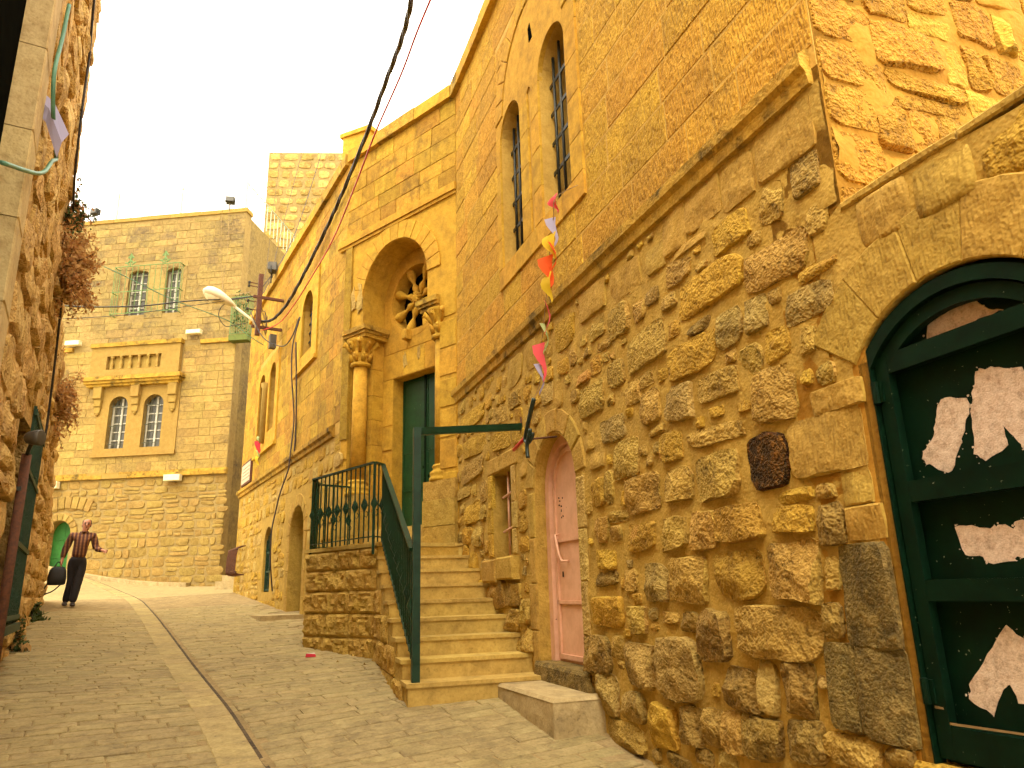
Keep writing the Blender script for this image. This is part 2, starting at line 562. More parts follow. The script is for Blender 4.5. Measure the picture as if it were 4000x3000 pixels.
# ashlar of the near wing: golden, tooled
M['ashlar']=stone('golden_ashlar',(.41,.22,.036),(.53,.305,.055),(.61,.37,.085),var=.12,stain_amt=.65,stain=(.27,.165,.05),stain_scale=1.1,bump=.9,dist=.018,pits=.6,tool=1.0,hue=.008)
M['ashlar_c']=stone('weathered_ashlar',(.36,.195,.036),(.52,.305,.060),(.63,.40,.10),var=.22,stain_amt=.85,stain=(.21,.13,.045),stain_scale=1.6,bump=.6,dist=.014,pits=.6,tool=.4,hue=.012)
M['dressed']=stone('dressed_limestone',(.42,.235,.040),(.55,.325,.062),(.62,.385,.09),var=.08,stain_amt=.6,stain=(.26,.15,.045),stain_scale=2.2,bump=.35,dist=.010,pits=.35,fine=.8,hue=.006)
M['rubble']=stone('rubble_limestone',(.26,.155,.036),(.41,.26,.066),(.52,.345,.105),var=.13,stain_amt=.5,stain=(.14,.09,.03),stain_scale=2.2,bump=1.0,dist=.027,pits=1.0,hue=.008)
M['rubble_y']=stone('rubble_yellow',(.33,.195,.038),(.47,.29,.062),(.57,.37,.095),var=.10,stain_amt=.35,stain=(.18,.115,.035),bump=1.0,dist=.027,pits=.8,hue=.006)
M['rubble_o']=stone('rubble_ochre',(.27,.15,.034),(.41,.245,.062),(.51,.32,.09),var=.10,stain_amt=.3,stain=(.14,.08,.03),bump=1.0,dist=.027,pits=1.0,patch=((.48,.23,.06),.6),hue=.006)
M['rubble_g']=stone('rubble_grey',(.22,.14,.042),(.37,.25,.082),(.48,.335,.125),var=.10,stain_amt=.45,stain=(.12,.085,.038),bump=1.0,dist=.027,pits=.9,hue=.006)
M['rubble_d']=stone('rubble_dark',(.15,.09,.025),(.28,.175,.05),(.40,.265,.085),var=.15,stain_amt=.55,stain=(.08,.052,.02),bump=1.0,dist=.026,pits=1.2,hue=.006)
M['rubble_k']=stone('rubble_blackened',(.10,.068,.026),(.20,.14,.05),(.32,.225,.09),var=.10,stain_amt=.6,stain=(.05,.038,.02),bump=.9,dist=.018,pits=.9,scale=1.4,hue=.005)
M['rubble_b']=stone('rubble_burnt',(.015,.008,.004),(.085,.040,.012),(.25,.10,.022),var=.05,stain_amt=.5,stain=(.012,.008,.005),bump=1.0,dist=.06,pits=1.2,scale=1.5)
M['rubble_p']=stone('rubble_pale',(.36,.235,.075),(.48,.33,.115),(.57,.41,.155),var=.07,stain_amt=.35,stain=(.2,.13,.05),bump=.8,dist=.03,pits=.7,hue=.005)
M['rubble_f']=stone('flush_block',(.33,.20,.044),(.44,.28,.068),(.52,.345,.10),var=.07,stain_amt=.45,stain=(.20,.13,.045),bump=.7,dist=.014,pits=.6,tool=.5,hue=.006)
M['mortar']=stone('lime_mortar',(.36,.225,.052),(.46,.295,.072),(.53,.35,.098),var=0,stain_amt=.55,stain=(.26,.165,.05),stain_scale=2.0,bump=.8,dist=.014,pits=.35,fine=1.2,scale=.9,hue=0)
M['jambL']=stone('pale_jamb',(.42,.29,.11),(.53,.385,.16),(.60,.45,.20),var=.06,stain_amt=.5,stain=(.3,.2,.08),stain_scale=2,bump=.5,dist=.012,pits=.5,hue=.004)
M['joint']=stone('pale_joint',(.46,.275,.070),(.55,.345,.095),(.60,.39,.12),var=0,stain_amt=.45,stain=(.32,.20,.06),stain_scale=1.5,bump=.5,dist=.012,pits=.2,hue=0)
M['string']=stone('weathered_string',(.34,.20,.045),(.46,.285,.07),(.55,.355,.10),var=.16,stain_amt=1.0,stain=(.07,.052,.028),stain_scale=2.2,bump=.7,dist=.02,pits=.7,hue=.005)
M['rustic']=stone('rock_faced',(.32,.195,.046),(.46,.29,.076),(.56,.375,.12),var=.07,stain_amt=.35,stain=(.18,.12,.045),bump=.9,dist=.022,pits=.7,hue=.005)
M['wallD']=stone('smeared_rubble',(.38,.185,.030),(.57,.30,.056),(.68,.39,.09),var=.12,stain_amt=.6,stain=(.30,.14,.03),stain_scale=3,bump=1.0,dist=.045,pits=1.2,scale=1.0,hue=.006)
M['plasterD']=stone('smeared_mortar',(.50,.245,.046),(.58,.305,.066),(.63,.35,.085),var=0,stain_amt=.3,stain=(.42,.19,.04),bump=.7,dist=.025,pits=.2,fine=.6,scale=.6,hue=0)
M['wallL']=stone('eroded_rubble',(.28,.165,.05),(.44,.28,.085),(.56,.385,.135),var=.10,stain_amt=.6,stain=(.19,.10,.03),stain_scale=1.8,bump=1.0,dist=.04,pits=1.1,scale=.8,hue=.006)
M['mortarL']=stone('eroded_mortar',(.28,.165,.05),(.43,.27,.08),(.54,.36,.12),var=0,stain_amt=.6,stain=(.18,.095,.03),stain_scale=1.8,bump=1.0,dist=.05,pits=.9,scale=.6,hue=0)
M['far']=stone('far_ashlar',(.31,.21,.062),(.45,.31,.090),(.54,.385,.122),var=.15,stain_amt=1.0,stain=(.17,.12,.06),stain_scale=.55,bump=.7,dist=.018,pits=.9,hue=.006)
M['farlow']=stone('far_rubble',(.40,.25,.055),(.54,.35,.08),(.64,.43,.115),var=.11,stain_amt=.35,stain=(.30,.175,.045),bump=.8,dist=.022,pits=.7,hue=.007)
M['farmid']=stone('far_golden',(.38,.245,.06),(.53,.35,.085),(.63,.43,.12),var=.13,stain_amt=.9,stain=(.24,.16,.06),stain_scale=.6,bump=.7,dist=.018,pits=.8,hue=.007)
M['farjoint']=stone('far_joint',(.36,.24,.07),(.46,.32,.10),(.52,.375,.13),var=0,stain_amt=.4,stain=(.24,.165,.07),bump=.4,dist=.016,pits=.2,hue=0)
M['fardress']=stone('far_dressed',(.43,.265,.050),(.50,.32,.066),(.55,.36,.085),var=.05,stain_amt=.25,stain=(.28,.175,.05),bump=.25,dist=.01,pits=.15,hue=.005)
M['tower']=stone('tower_stone',(.42,.27,.065),(.60,.40,.10),(.70,.48,.14),var=.10,stain_amt=.8,stain=(.24,.155,.05),stain_scale=3.5,bump=.8,dist=.022,pits=1.0,hue=.006)
M['tread']=stone('worn_step',(.40,.27,.085),(.50,.345,.115),(.56,.40,.145),var=.06,stain_amt=.65,stain=(.25,.165,.06),stain_scale=2.5,bump=.3,dist=.008,pits=.6,hue=.004)
M['paver']=stone('paving',(.26,.192,.072),(.365,.275,.108),(.45,.345,.145),var=.10,stain_amt=.65,stain=(.19,.14,.062),stain_scale=.9,bump=.5,dist=.010,pits=.6,rough=.65,hue=.004)
M['gutter']=stone('gutter_stone',(.27,.197,.072),(.38,.285,.108),(.46,.35,.14),var=.09,stain_amt=.65,stain=(.2,.145,.065),stain_scale=1.5,bump=.4,dist=.010,pits=.6,rough=.65,hue=.004)
M['dirt']=stone('joint_dirt',(.21,.145,.055),(.30,.21,.085),(.37,.265,.115),var=0,stain_amt=.5,stain=(.15,.105,.05),bump=.5,dist=.02,pits=.2,hue=0)
M['road']=stone('far_paving',(.29,.212,.08),(.385,.29,.115),(.45,.345,.145),var=0,stain_amt=.55,stain=(.22,.165,.08),stain_scale=.6,bump=.3,dist=.01,pits=.4,rough=.75,hue=0)
M['black_dirt']=paint('slot_dirt',(.10,.068,.032),(.03,.02,.011),rough=.95,bump=.5,scale=14)
M['concrete']=stone('worn_concrete',(.34,.245,.10),(.44,.325,.14),(.51,.385,.175),var=0,stain_amt=.6,stain=(.17,.125,.06),stain_scale=2.4,bump=.4,dist=.012,pits=.6,hue=0)
M['green']=paint('green_paint',(.012,.060,.018),(.008,.042,.013),rough=.5,chips=((.16,.18,.09),.74,30),bump=.2,spec=.3)
M['green_dk']=paint('dark_green_paint',(.0022,.015,.006),(.0014,.009,.0035),rough=.5,chips=((.20,.22,.13),.735,55),bump=.25,spec=.10)
M['green_rail']=paint('rail_green',(.006,.034,.013),(.004,.022,.008),rough=.45,bump=.2,spec=.25)
M['green_far']=paint('far_green',(.03,.14,.02),(.022,.10,.016),rough=.6,spec=.2)
M['green_apron']=paint('apron_green',(.12,.15,.03),(.09,.11,.025),rough=.7,spec=.2)
M['green_cage']=paint('cage_green',(.12,.22,.07),(.17,.24,.09),rough=.7,spec=.2)
M['rail_pale']=paint('pale_rail',(.42,.50,.36),(.36,.44,.32),rough=.6,spec=.2)
M['pink']=paint('pink_paint',(.74,.43,.27),(.64,.35,.21),rough=.5,chips=((.12,.06,.035),.765,16),bump=.25,spec=.3)
M['scrape']=stone('scraped_plaster',(.50,.34,.22),(.68,.52,.36),(.76,.62,.46),var=.04,stain_amt=.5,stain=(.2,.14,.085),stain_scale=9,bump=.5,dist=.006,pits=.6,scale=3,hue=.004)
M['iron']=paint('dark_iron',(.020,.024,.016),(.012,.013,.010),rough=.5,metal=.3)
M['iron_green']=paint('iron_green',(.018,.055,.028),(.014,.036,.02),rough=.6,spec=.2)
M['bar_far']=paint('far_bar',(.10,.10,.06),(.07,.07,.045),rough=.7,spec=.2)
M['rust']=paint('rust',(.13,.045,.018),(.07,.028,.014),rough=.85,bump=.5,scale=25)
M['cable']=paint('black_cable',(.018,.013,.012),(.010,.008,.008),rough=.5)
M['cable_br']=paint('brown_cable',(.045,.025,.014),(.03,.018,.012),rough=.6)
M['cable_tan']=paint('tan_cable',(.28,.18,.07),(.20,.13,.05),rough=.7)
M['cable_red']=paint('red_cable',(.62,.02,.02),(.5,.015,.015),rough=.4)
M['cable_gr']=paint('green_hose',(.10,.26,.16),(.07,.19,.12),rough=.5)
M['hose_dk']=paint('dark_hose',(.012,.03,.022),(.010,.02,.016),rough=.35)
M['white_wood']=paint('white_frame',(.55,.52,.40),(.42,.40,.30),rough=.6)
M['grey_metal']=paint('grey_metal',(.10,.09,.07),(.06,.055,.045),rough=.5,metal=.4)
M['lampshell']=paint('lamp_shell',(.70,.62,.40),(.62,.54,.34),rough=.45)
M['cream']=paint('cream_box',(.80,.72,.44),(.70,.62,.36),rough=.6)
M['plaque']=paint('plaque_white',(.62,.52,.36),(.50,.40,.27),rough=.5)
def glassy(name,c,rough=.12):
    m,nt,b=new_mat(name); b.inputs['Base Color'].default_value=(*c,1); b.inputs['Roughness'].default_value=rough; b.inputs['Specular IOR Level'].default_value=.6
    return m
M['glass']=glassy('dark_window_glass',(.05,.055,.04),.15)
M['glass_g']=glassy('grey_window_glass',(.07,.065,.045),.35)
M['void']=paint('dark_interior',(.006,.006,.004),(.004,.004,.003),rough=1,spec=0)
def cloth(name,c,tr=.35):
    m,nt,b=new_mat(name)
    b.inputs['Base Color'].default_value=(*c,1); b.inputs['Roughness'].default_value=.85
    t=nd(nt,'ShaderNodeBsdfTranslucent'); t.inputs['Color'].default_value=(*c,1)
    mx=nd(nt,'ShaderNodeMixShader'); mx.inputs[0].default_value=tr
    nt.links.new(b.outputs[0],mx.inputs[1]); nt.links.new(t.outputs[0],mx.inputs[2])
    nt.links.new(mx.outputs[0],[n for n in nt.nodes if n.type=='OUTPUT_MATERIAL'][0].inputs[0])
    return m
for k,c in {'f_red':(.75,.045,.07),'f_lav':(.42,.40,.60),'f_yel':(.80,.58,.03),'f_ora':(.85,.11,.012),'f_grn':(.48,.62,.26),'f_pink':(.80,.10,.12)}.items(): M[k]=cloth('pennant_'+k,c)
M['leaf_dry']=cloth('dry_leaf',(.40,.19,.055),.35)
M['leaf_dry2']=cloth('dry_leaf_light',(.56,.33,.11),.35)
M['leaf_green']=cloth('weed_leaf',(.06,.09,.02),.3)
M['twig']=paint('twig',(.10,.06,.03),(.06,.04,.02),rough=.9)
M['skin']=paint('skin',(.44,.19,.10),(.40,.165,.085),rough=.55,bump=.05)
M['hair']=paint('hair',(.03,.015,.01),(.02,.01,.006),rough=.7)
M['trouser']=paint('trousers',(.012,.009,.010),(.008,.006,.006),rough=.9)
M['shoe']=paint('shoe',(.03,.017,.012),(.02,.012,.01),rough=.5)
M['bag']=paint('bag_black',(.010,.010,.011),(.006,.006,.006),rough=.7)
M['undershirt']=paint('undershirt',(.6,.5,.4),rough=.8)
def shirt_mat():
    m,nt,b=new_mat('striped_shirt')
    tc=nd(nt,'ShaderNodeTexCoord')
    w1=nd(nt,'ShaderNodeTexWave'); w1.bands_direction='X'; w1.inputs['Scale'].default_value=4.6; w1.inputs['Distortion'].default_value=.6; w1.inputs['Detail'].default_value=1
    w2=nd(nt,'ShaderNodeTexWave'); w2.bands_direction='Z'; w2.inputs['Scale'].default_value=5.0; w2.inputs['Distortion'].default_value=.8
    for w in (w1,w2): nt.links.new(tc.outputs['Object'],w.inputs['Vector'])
    c=ramp(nt,w1.outputs['Fac'],[(.25,(.055,.014,.008)),(.55,(.11,.034,.014)),(.85,(.25,.11,.03))])
    c=mixc(nt,math_n(nt,'MULTIPLY',w2.outputs['Fac'],.35),c,(.045,.012,.007))
    nt.links.new(c,b.inputs['Base Color']); b.inputs['Roughness'].default_value=.9
    return m
M['shirt']=shirt_mat()
RUBBLE = [(3.93,3.56,0.30,0.17,"n"),(3.61,3.32,0.64,0.24,"y"),(3.01,3.21,0.52,0.24,"n"),(2.70,3.04,0.26,0.08,"o"),(2.44,3.04,0.22,0.14,"n"),(2.79,2.89,0.34,0.18,"g"),(2.55,2.91,0.11,0.06,"n"),(3.46,2.98,0.24,0.23,"g"),(3.21,2.98,0.19,0.20,"g"),(3.04,3.02,0.11,0.10,"n"),(3.07,2.75,0.20,0.18,"y"),(2.85,2.70,0.12,0.14,"n"),(3.29,2.73,0.19,0.18,"n"),(3.87,2.93,0.54,0.24,"y"),(3.48,2.81,0.11,0.08,"n"),(3.64,2.68,0.43,0.17,"n"),(4.07,2.67,0.32,0.25,"g"),(3.15,2.48,0.34,0.29,"n"),(3.41,2.48,0.13,0.07,"o"),(3.71,2.38,0.60,0.12,"n"),(4.20,2.40,0.26,0.20,"o"),(3.26,2.13,0.35,0.30,"b"),(3.74,2.13,0.45,0.28,"n"),(4.16,2.14,0.35,0.24,"n"),(2.83,2.15,0.47,0.28,"f"),(2.71,2.36,0.31,0.12,"f"),(3.09,1.93,0.28,0.07,"y"),(2.87,1.92,0.14,0.08,"n"),(2.67,1.91,0.17,0.15,"f"),(3.67,3.48,0.12,0.06,"n"),(4.25,1.83,0.29,0.23,"n"),(3.92,1.82,0.27,0.24,"n"),(3.56,1.83,0.44,0.23,"o"),(3.12,1.81,0.31,0.14,"y"),(2.86,1.76,0.18,0.21,"d"),(2.65,1.75,0.21,0.15,"f"),(4.13,1.52,0.40,0.28,"n"),(3.61,1.53,0.47,0.28,"o"),(3.17,1.55,0.40,0.31,"n"),(2.90,1.53,0.09,0.16,"n"),(2.70,1.43,0.28,0.43,"k"),(3.91,1.21,0.31,0.30,"d"),(3.36,1.25,0.68,0.27,"n"),(2.93,1.31,0.12,0.17,"d"),(4.17,1.27,0.20,0.13,"d"),(4.40,1.29,0.20,0.08,"n"),(4.31,0.99,0.47,0.37,"g"),(3.68,0.93,0.28,0.23,"d"),(3.46,0.96,0.15,0.26,"p"),(3.22,0.98,0.21,0.26,"d"),(2.92,1.02,0.18,0.36,"k"),(2.68,1.02,0.26,0.38,"k"),(4.22,0.67,0.20,0.22,"d"),(4.00,0.69,0.18,0.21,"d"),(3.81,0.69,0.19,0.22,"n"),(3.56,0.70,0.30,0.23,"d"),(3.22,0.74,0.23,0.21,"d"),(2.92,0.75,0.33,0.14,"n"),(2.66,0.77,0.16,0.08,"d"),(4.14,0.51,0.16,0.09,"d"),(3.90,0.53,0.20,0.08,"g"),(4.43,0.43,0.29,0.08,"d"),(5.36,3.02,0.45,0.27,"n"),(5.69,3.13,0.21,0.12,"n"),(5.92,3.47,0.23,0.14,"y"),(5.26,3.28,0.21,0.16,"o"),(4.91,3.11,0.27,0.22,"n"),(4.71,2.90,0.29,0.18,"n"),(4.46,2.94,0.19,0.11,"n"),(4.43,2.73,0.24,0.25,"n"),(5.04,2.69,0.42,0.21,"g"),(4.38,2.55,0.22,0.08,"n"),(4.83,2.43,0.39,0.30,"n"),(4.58,2.44,0.10,0.08,"n"),(5.33,2.50,0.25,0.14,"f"),(5.03,2.93,0.13,0.09,"n"),(4.63,2.14,0.43,0.27,"n"),(5.34,2.23,0.23,0.23,"o"),(5.14,2.24,0.15,0.26,"n"),(4.51,2.35,0.10,0.08,"n"),(5.32,1.93,0.27,0.21,"n"),(5.02,2.01,0.31,0.09,"n"),(5.08,1.89,0.17,0.12,"n"),(4.69,1.84,0.40,0.20,"o"),(5.28,1.71,0.35,0.16,"y"),(8.84,3.64,1.07,0.23,"y"),(8.74,3.26,0.99,0.23,"y"),(7.74,3.14,0.66,0.22,"y"),(8.87,2.97,1.00,0.27,"n"),(9.27,2.74,0.66,0.17,"n"),(8.88,2.43,0.61,0.25,"y"),(8.45,2.40,0.25,0.18,"n"),(9.05,2.18,0.45,0.21,"y"),(8.62,2.13,0.40,0.24,"n"),(9.46,2.37,0.43,0.14,"y"),(7.71,3.43,0.53,0.19,"n"),(7.24,3.49,0.39,0.17,"n"),(6.84,3.46,0.22,0.15,"y"),(6.31,3.31,0.28,0.19,"p"),(6.63,3.14,0.24,0.13,"n"),(6.25,3.49,0.22,0.15,"y"),(5.27,1.56,0.37,0.11,"d"),(4.89,1.54,0.19,0.16,"n"),(4.54,1.51,0.33,0.25,"g"),(5.28,1.32,0.45,0.22,"y"),(4.82,1.27,0.22,0.19,"n"),(5.47,0.99,0.38,0.28,"d"),(5.16,1.07,0.14,0.16,"n"),(4.84,0.97,0.42,0.30,"g"),(5.34,0.71,0.30,0.28,"g"),(4.97,0.68,0.36,0.22,"g"),(5.14,0.47,0.59,0.18,"n"),(4.57,0.61,0.32,0.27,"y"),(8.30,1.73,0.67,0.21,"n"),(7.90,1.45,0.48,0.31,"n"),(7.41,1.45,0.39,0.25,"n"),(7.96,1.18,0.43,0.16,"n"),(7.43,1.20,0.35,0.23,"n"),(7.60,0.99,0.32,0.16,"n"),(7.08,1.30,0.25,0.24,"n"),(7.04,1.03,0.31,0.23,"n"),(7.13,0.78,0.21,0.14,"n"),(3.23,3.84,0.29,0.27,"f"),(2.97,3.56,0.21,0.23,"n"),(3.60,3.92,0.36,0.33,"f"),(2.69,3.57,0.19,0.22,"d"),(2.66,3.29,0.15,0.17,"n"),(3.36,3.57,0.35,0.21,"y"),(2.81,3.89,0.43,0.37,"f"),(3.15,3.41,0.13,0.08,"n"),(3.94,3.87,0.27,0.30,"f"),(4.29,3.52,0.19,0.13,"d"),(4.09,3.40,0.19,0.13,"n"),(4.79,3.51,0.32,0.27,"n"),(4.49,3.48,0.16,0.16,"n"),(5.19,3.58,0.25,0.15,"n"),(4.42,3.18,0.54,0.29,"n"),(5.69,3.49,0.16,0.14,"n"),(5.40,3.44,0.15,0.09,"n"),(3.77,3.10,0.25,0.08,"d"),(5.09,3.41,0.27,0.08,"n"),(5.51,3.25,0.28,0.10,"o"),(4.06,3.18,0.17,0.11,"o"),(4.20,3.78,0.22,0.19,"f"),(4.67,3.80,0.45,0.23,"f"),(5.25,3.86,0.47,0.25,"f"),(3.78,3.68,0.37,0.06,"f")]  # low right-hand stones lean to darker kinds: dirt, plus the corner's shade as colour
# ------------------------------------------------------------------ the street
def in_walls(p):
    if p.dot(nA)>2.66 and p.y<PA.y+.3: return True
    if (p-PA).dot(nB)>-.02 and p.y>PA.y-.3 and p.x>PB.x-.4: return True
    if (p-PB).dot(nC)>-.03 and p.y>PB.y-.5: return True
    return False
g=MB(); xs=[-40+.6*i for i in range(84)]; ys=[-12+.5*i for i in range(125)]
g.add([(x,y,ground(x,y)-.014) for y in ys for x in xs],[(j*84+i,j*84+i+1,(j+1)*84+i+1,(j+1)*84+i) for j in range(124) for i in range(83)])
street=obj('street_pavement',g,M['road'],None,FI,True,'structure')
street['label']='sloping street paved with long tan stone setts'
# darker bedding under the setts near the camera shows in the joints
bed=MB(); ys2=[1.5+.5*i for i in range(37)]; 
bed.add([(PB.x+nC.x*l+aC.x*t,PB.y+nC.y*l+aC.y*t,ground(PB.x+nC.x*l+aC.x*t,PB.y+nC.y*l+aC.y*t)-.009) for t in [-13+.5*i for i in range(45)] for l in [-4.3+.4*i for i in range(18)]],
  [(j*18+i,j*18+i+1,(j+1)*18+i+1,(j+1)*18+i) for j in range(44) for i in range(17)])
obj('bedding',bed,M['dirt'],street,FI)
def sett(p00,p10,p11,p01,h,mat,name='paving_stone',c=.010):
    cs=[p00,p10,p11,p01]; ctr=(p00+p10+p11+p01)/4
    lo=[Vector((p.x,p.y,ground(p.x,p.y)-.02)) for p in cs]
    tx,ty=rnd.uniform(-.004,.004),rnd.uniform(-.004,.004)
    e=[Vector((p.x,p.y,ground(p.x,p.y)+h-.006)) for p in cs]
    t=[]
    for p in cs:
        q=p+(ctr-p).normalized()*c*1.4
        t.append(Vector((q.x,q.y,ground(q.x,q.y)+h)))
    m=MB().add(lo+e+t,[(0,1,5,4),(1,2,6,5),(2,3,7,6),(3,0,4,7),(4,5,9,8),(5,6,10,9),(6,7,11,10),(7,4,8,11),(8,9,10,11)])
    piece(street,name,m,mat,FI)
def lane(lat0,rdir,stop,w,t0,t1):
    t=t0; sgn=1 if stop>lat0 else -1
    while t<t1:
        u=rnd.uniform(-.3,0); ww=w*rnd.uniform(.9,1.1)
        G=lambda tt,uu:PB+aC*tt+nC*lat0+rdir*uu
        first=True
        while u<6.5:
            ln=rnd.uniform(.26,.52); a=max(u,0)
            p=[G(t,a+.005),G(t,u+ln-.005),G(t+ww-.009,u+ln-.005),G(t+ww-.009,a+.005)]
            u+=ln
            if u<.12: continue
            c=(p[0]+p[2])/2
            lat=(c-PB).dot(nC)
            if sgn<0 and lat<stop: break
            if sgn>0 and (in_walls(c) or in_walls(p[1])): break
            d=c-CAMP
            if d.dot(_f)<1: continue
            if abs(d.dot(_x2)/d.dot(_f))>.82 or d.dot(_u2)/d.dot(_f)<-.64: continue
            if sgn<0: p=[p[1],p[0],p[3],p[2]]
            sett(p[0],p[1],p[2],p[3],rnd.uniform(-.003,.004),M['paver'])
        t+=ww
rr,_=az(64); rl,_=az(72)
lane(-2.095,rr,5,.14,-9.2,5.5)
lane(-2.42,-rl,-4.13,.14,-8.6,5.5)
# gutter strip and the dirt-filled slot beside it
gp=catmull([PB+aC*t+nC*l for t,l in ((-9.4,-2.13),(-6,-2.13),(-2,-2.15),(2,-2.13),(6,-2.13),(8.4,-2.17),(10.8,-2.38),(13.0,-2.75),(15,-3.45))],10)
acc=0; last=gp[0]; nxt=.42; start=gp[0]; sdir=None
slot=MB()
def gn(i):
    d=(gp[min(i+1,len(gp)-1)]-gp[max(i-1,0)]).normalized(); return Vector((-d.y,d.x,0))
for i in range(len(gp)-1):
    a,b=gp[i],gp[i+1]; n0,n1=gn(i),gn(i+1)
    P4=[a-n0*.004,b-n1*.004,b+n1*.026,a+n0*.026]
    slot.add([(p.x,p.y,ground(p.x,p.y)-.003) for p in P4],[(0,1,2,3)])
    L=(b-a).length; k=max(1,round(L/.42))
    for j in range(k):
        p0=a.lerp(b,j/k);p1=a.lerp(b,(j+1)/k);m0=n0.lerp(n1,j/k);m1=n0.lerp(n1,(j+1)/k); d=(p1-p0).normalized()*.006
        sett(p0+m0*.30+d,p0+m0*.024+d,p1+m1*.024-d,p1+m1*.30-d,rnd.uniform(-.001,.003),M['gutter'],'gutter_stone')
obj('drain_slot',slot,M['black_dirt'],street,FI)
# ------------------------------------------------------------------ golden church building: near wing (A), portal bay (B), far wing (C)
church=thing('church_building','golden stone church with arched portal, barred windows and rubble base along the street','church',(-1.5,10.5,1.0))
# holes
winR=arch(5.48,6.18,5.14,6.80); winL=arch(6.75,7.43,5.12,6.76)
pinkO=[(5.76,.70),(6.76,.70),(6.76,2.42)]+[(6.27+.49*math.cos(a),2.42+.49*math.sin(a)) for a in [math.pi*k/12 for k in range(1,12)]]+[(5.78,2.42)]
sqO=[(7.42,1.86),(8.06,1.84),(8.08,2.79),(7.40,2.79)]
def rev(p): return list(p)
coreA=slab([(2.70,-.5),(9.66,-.5),(9.66,4.12),(2.5,4.12),(2.5,3.30),(2.70,3.2)],[pinkO,sqO],.5)
obj('lower_wall',coreA,M['mortar'],church,FA)
coreA2=slab([(2.5,4.12),(9.66,4.12),(9.66,9.0),(2.5,9.0)],[winR,winL],.5,.004)
obj('upper_wall',coreA2,M['joint'],church,FA)
# ashlar of the near wing
ashlar(church,'ashlar_block',M['ashlar'],FA,2.5,9.56,4.24,8.98,.34,.40,.95,excl=[(5.22,7.57,4.86,7.0),(5.22,7.57,7.0,8.2)],gap=.014,proud=.009,var=.004,c=.007)
# blocks flanking the arch of the surround
for (x0,x1,z0,z1) in ((5.24,5.5,7.62,7.9),(7.3,7.55,7.62,7.9),(5.24,5.75,7.91,8.2),(7.05,7.55,7.91,8.2),(5.24,5.35,7.33,7.6),(7.45,7.55,7.33,7.6)):
    piece(church,'ashlar_block',MB().prism([(x0,z0),(x1,z0),(x1,z1),(x0,z1)],-.03,.012,.008),M['ashlar'],FA)
# window surround
def dress(x0,x1,z0,z1,y=.03,fr=FA,c=.005,name='surround_stone',mat=None,yb=-.03):
    piece(church,name,MB().prism([(x0+.002,z0+.002),(x1-.002,z0+.002),(x1-.002,z1-.002),(x0+.002,z1-.002)],yb,y,c),mat or M['dressed'],fr)
for x0,x1 in ((5.22,5.72),(5.72,6.35),(6.35,7.0),(7.0,7.57)): dress(x0,x1,4.88,5.13)
for z0,z1 in ((5.13,5.52),(5.52,5.98),(5.98,6.4),(6.4,6.78)):
    dress(5.22,5.48,z0,z1); dress(7.43,7.57,z0,z1); dress(6.18,6.41,z0,z1); dress(6.50,6.75,z0,z1)
sp=[(5.22,6.785),(5.48,6.785)]+[(5.83-.35*math.cos(a),6.79+.35*math.sin(a)) for a in [math.pi*k/14 for k in range(1,14)]]+[(6.18,6.785),(6.40,6.785),(6.40,6.86),(6.455,6.90),(6.51,6.86),(6.51,6.785),(6.75,6.785)]
sp+=[(7.09-.34*math.cos(a),6.77+.34*math.sin(a)) for a in [math.pi*k/14 for k in range(1,14)]]+[(7.43,6.785),(7.57,6.785),(7.57,7.10)]
sp+=[(6.395+.90*math.cos(a),7.10+.90*math.sin(a)) for a in [math.pi*k/20 for k in range(0,21)]]+[(5.22,7.10)]
obj('spandrel',MB().prism(sp,-.03,.026,0),M['dressed'],church,FA)
voussoirs(church,'voussoir',M['dressed'],FA,6.395,7.10,.91,1.17,0,180,13,-.03,.040)
bt=MB(); bt.prism([(6.27,7.42),(6.37,7.42),(6.39,7.62),(6.33,7.66)],-.02,.030); obj('socket',bt,M['void'],church,FA)
def barred_window(x0,x1,z0,spring,rise,fr,dep=.34,hb=5,vb=4,glass='glass',mat='iron'):
    ol=arch(x0-.01,x1+.01,z0-.01,spring,rise+.01)
    w=obj('window',MB().prism(ol,-dep-.05,-dep,0),M[glass],church,fr)
    f=MB(); cx=(x0+x1)/2
    for xx in (x0+.03,cx,x1-.03): f.box(xx-.022,xx+.022,-dep,-dep+.035,z0,spring+(rise if xx==cx else rise*.35))
    for k in range(4):
        zz=z0+.03+(spring-z0)*k/3; f.box(x0,x1,-dep,-dep+.03,zz-.02,zz+.02)
    obj('casement',f,M['grey_metal'],w,fr)
    for k in range(vb):
        xx=x0+(x1-x0)*(k+.7)/(vb+.4)
        top=spring+rise*math.sqrt(max(0,1-((xx-cx)/((x1-x0)/2))**2))-.04
        obj('vertical_bar',MB().tube([(xx,-.12,z0),(xx,-.12,top)],.016,6),M[mat],w,fr,True)
    for k in range(hb):
        zz=z0+.16+(spring+.1-z0)*k/hb
        obj('cross_bar',MB().bar((x0-.02,-.12,zz),(x1+.02,-.12,zz),.012,.042),M[mat],w,fr)
    return w
barred_window(5.48,6.18,5.14,6.80,.35,FA)
barred_window(6.75,7.43,5.12,6.76,.34,FA)
# string course of the near wing
x=2.54
while x<9.6:
    w=min(rnd.uniform(.7,1.2),9.62-x)
    if 9.62-(x+w)<.3: w=9.62-x
    m=MB(); prof=[(-.03,4.02),(.035,4.03),(.045,4.10),(.075,4.13),(.08,4.20),(.025,4.245),(-.03,4.245)]
    n=len(prof); vs=[(x+.003,y,z) for y,z in prof]+[(x+w-.003,y,z) for y,z in prof]
    m.add(vs,[(k,(k+1)%n,(k+1)%n+n,k+n) for k in range(n)]+[tuple(range(n)),tuple(reversed(range(n,2*n)))])
    piece(church,'string_course_stone',m,M['string'],FA); x+=w
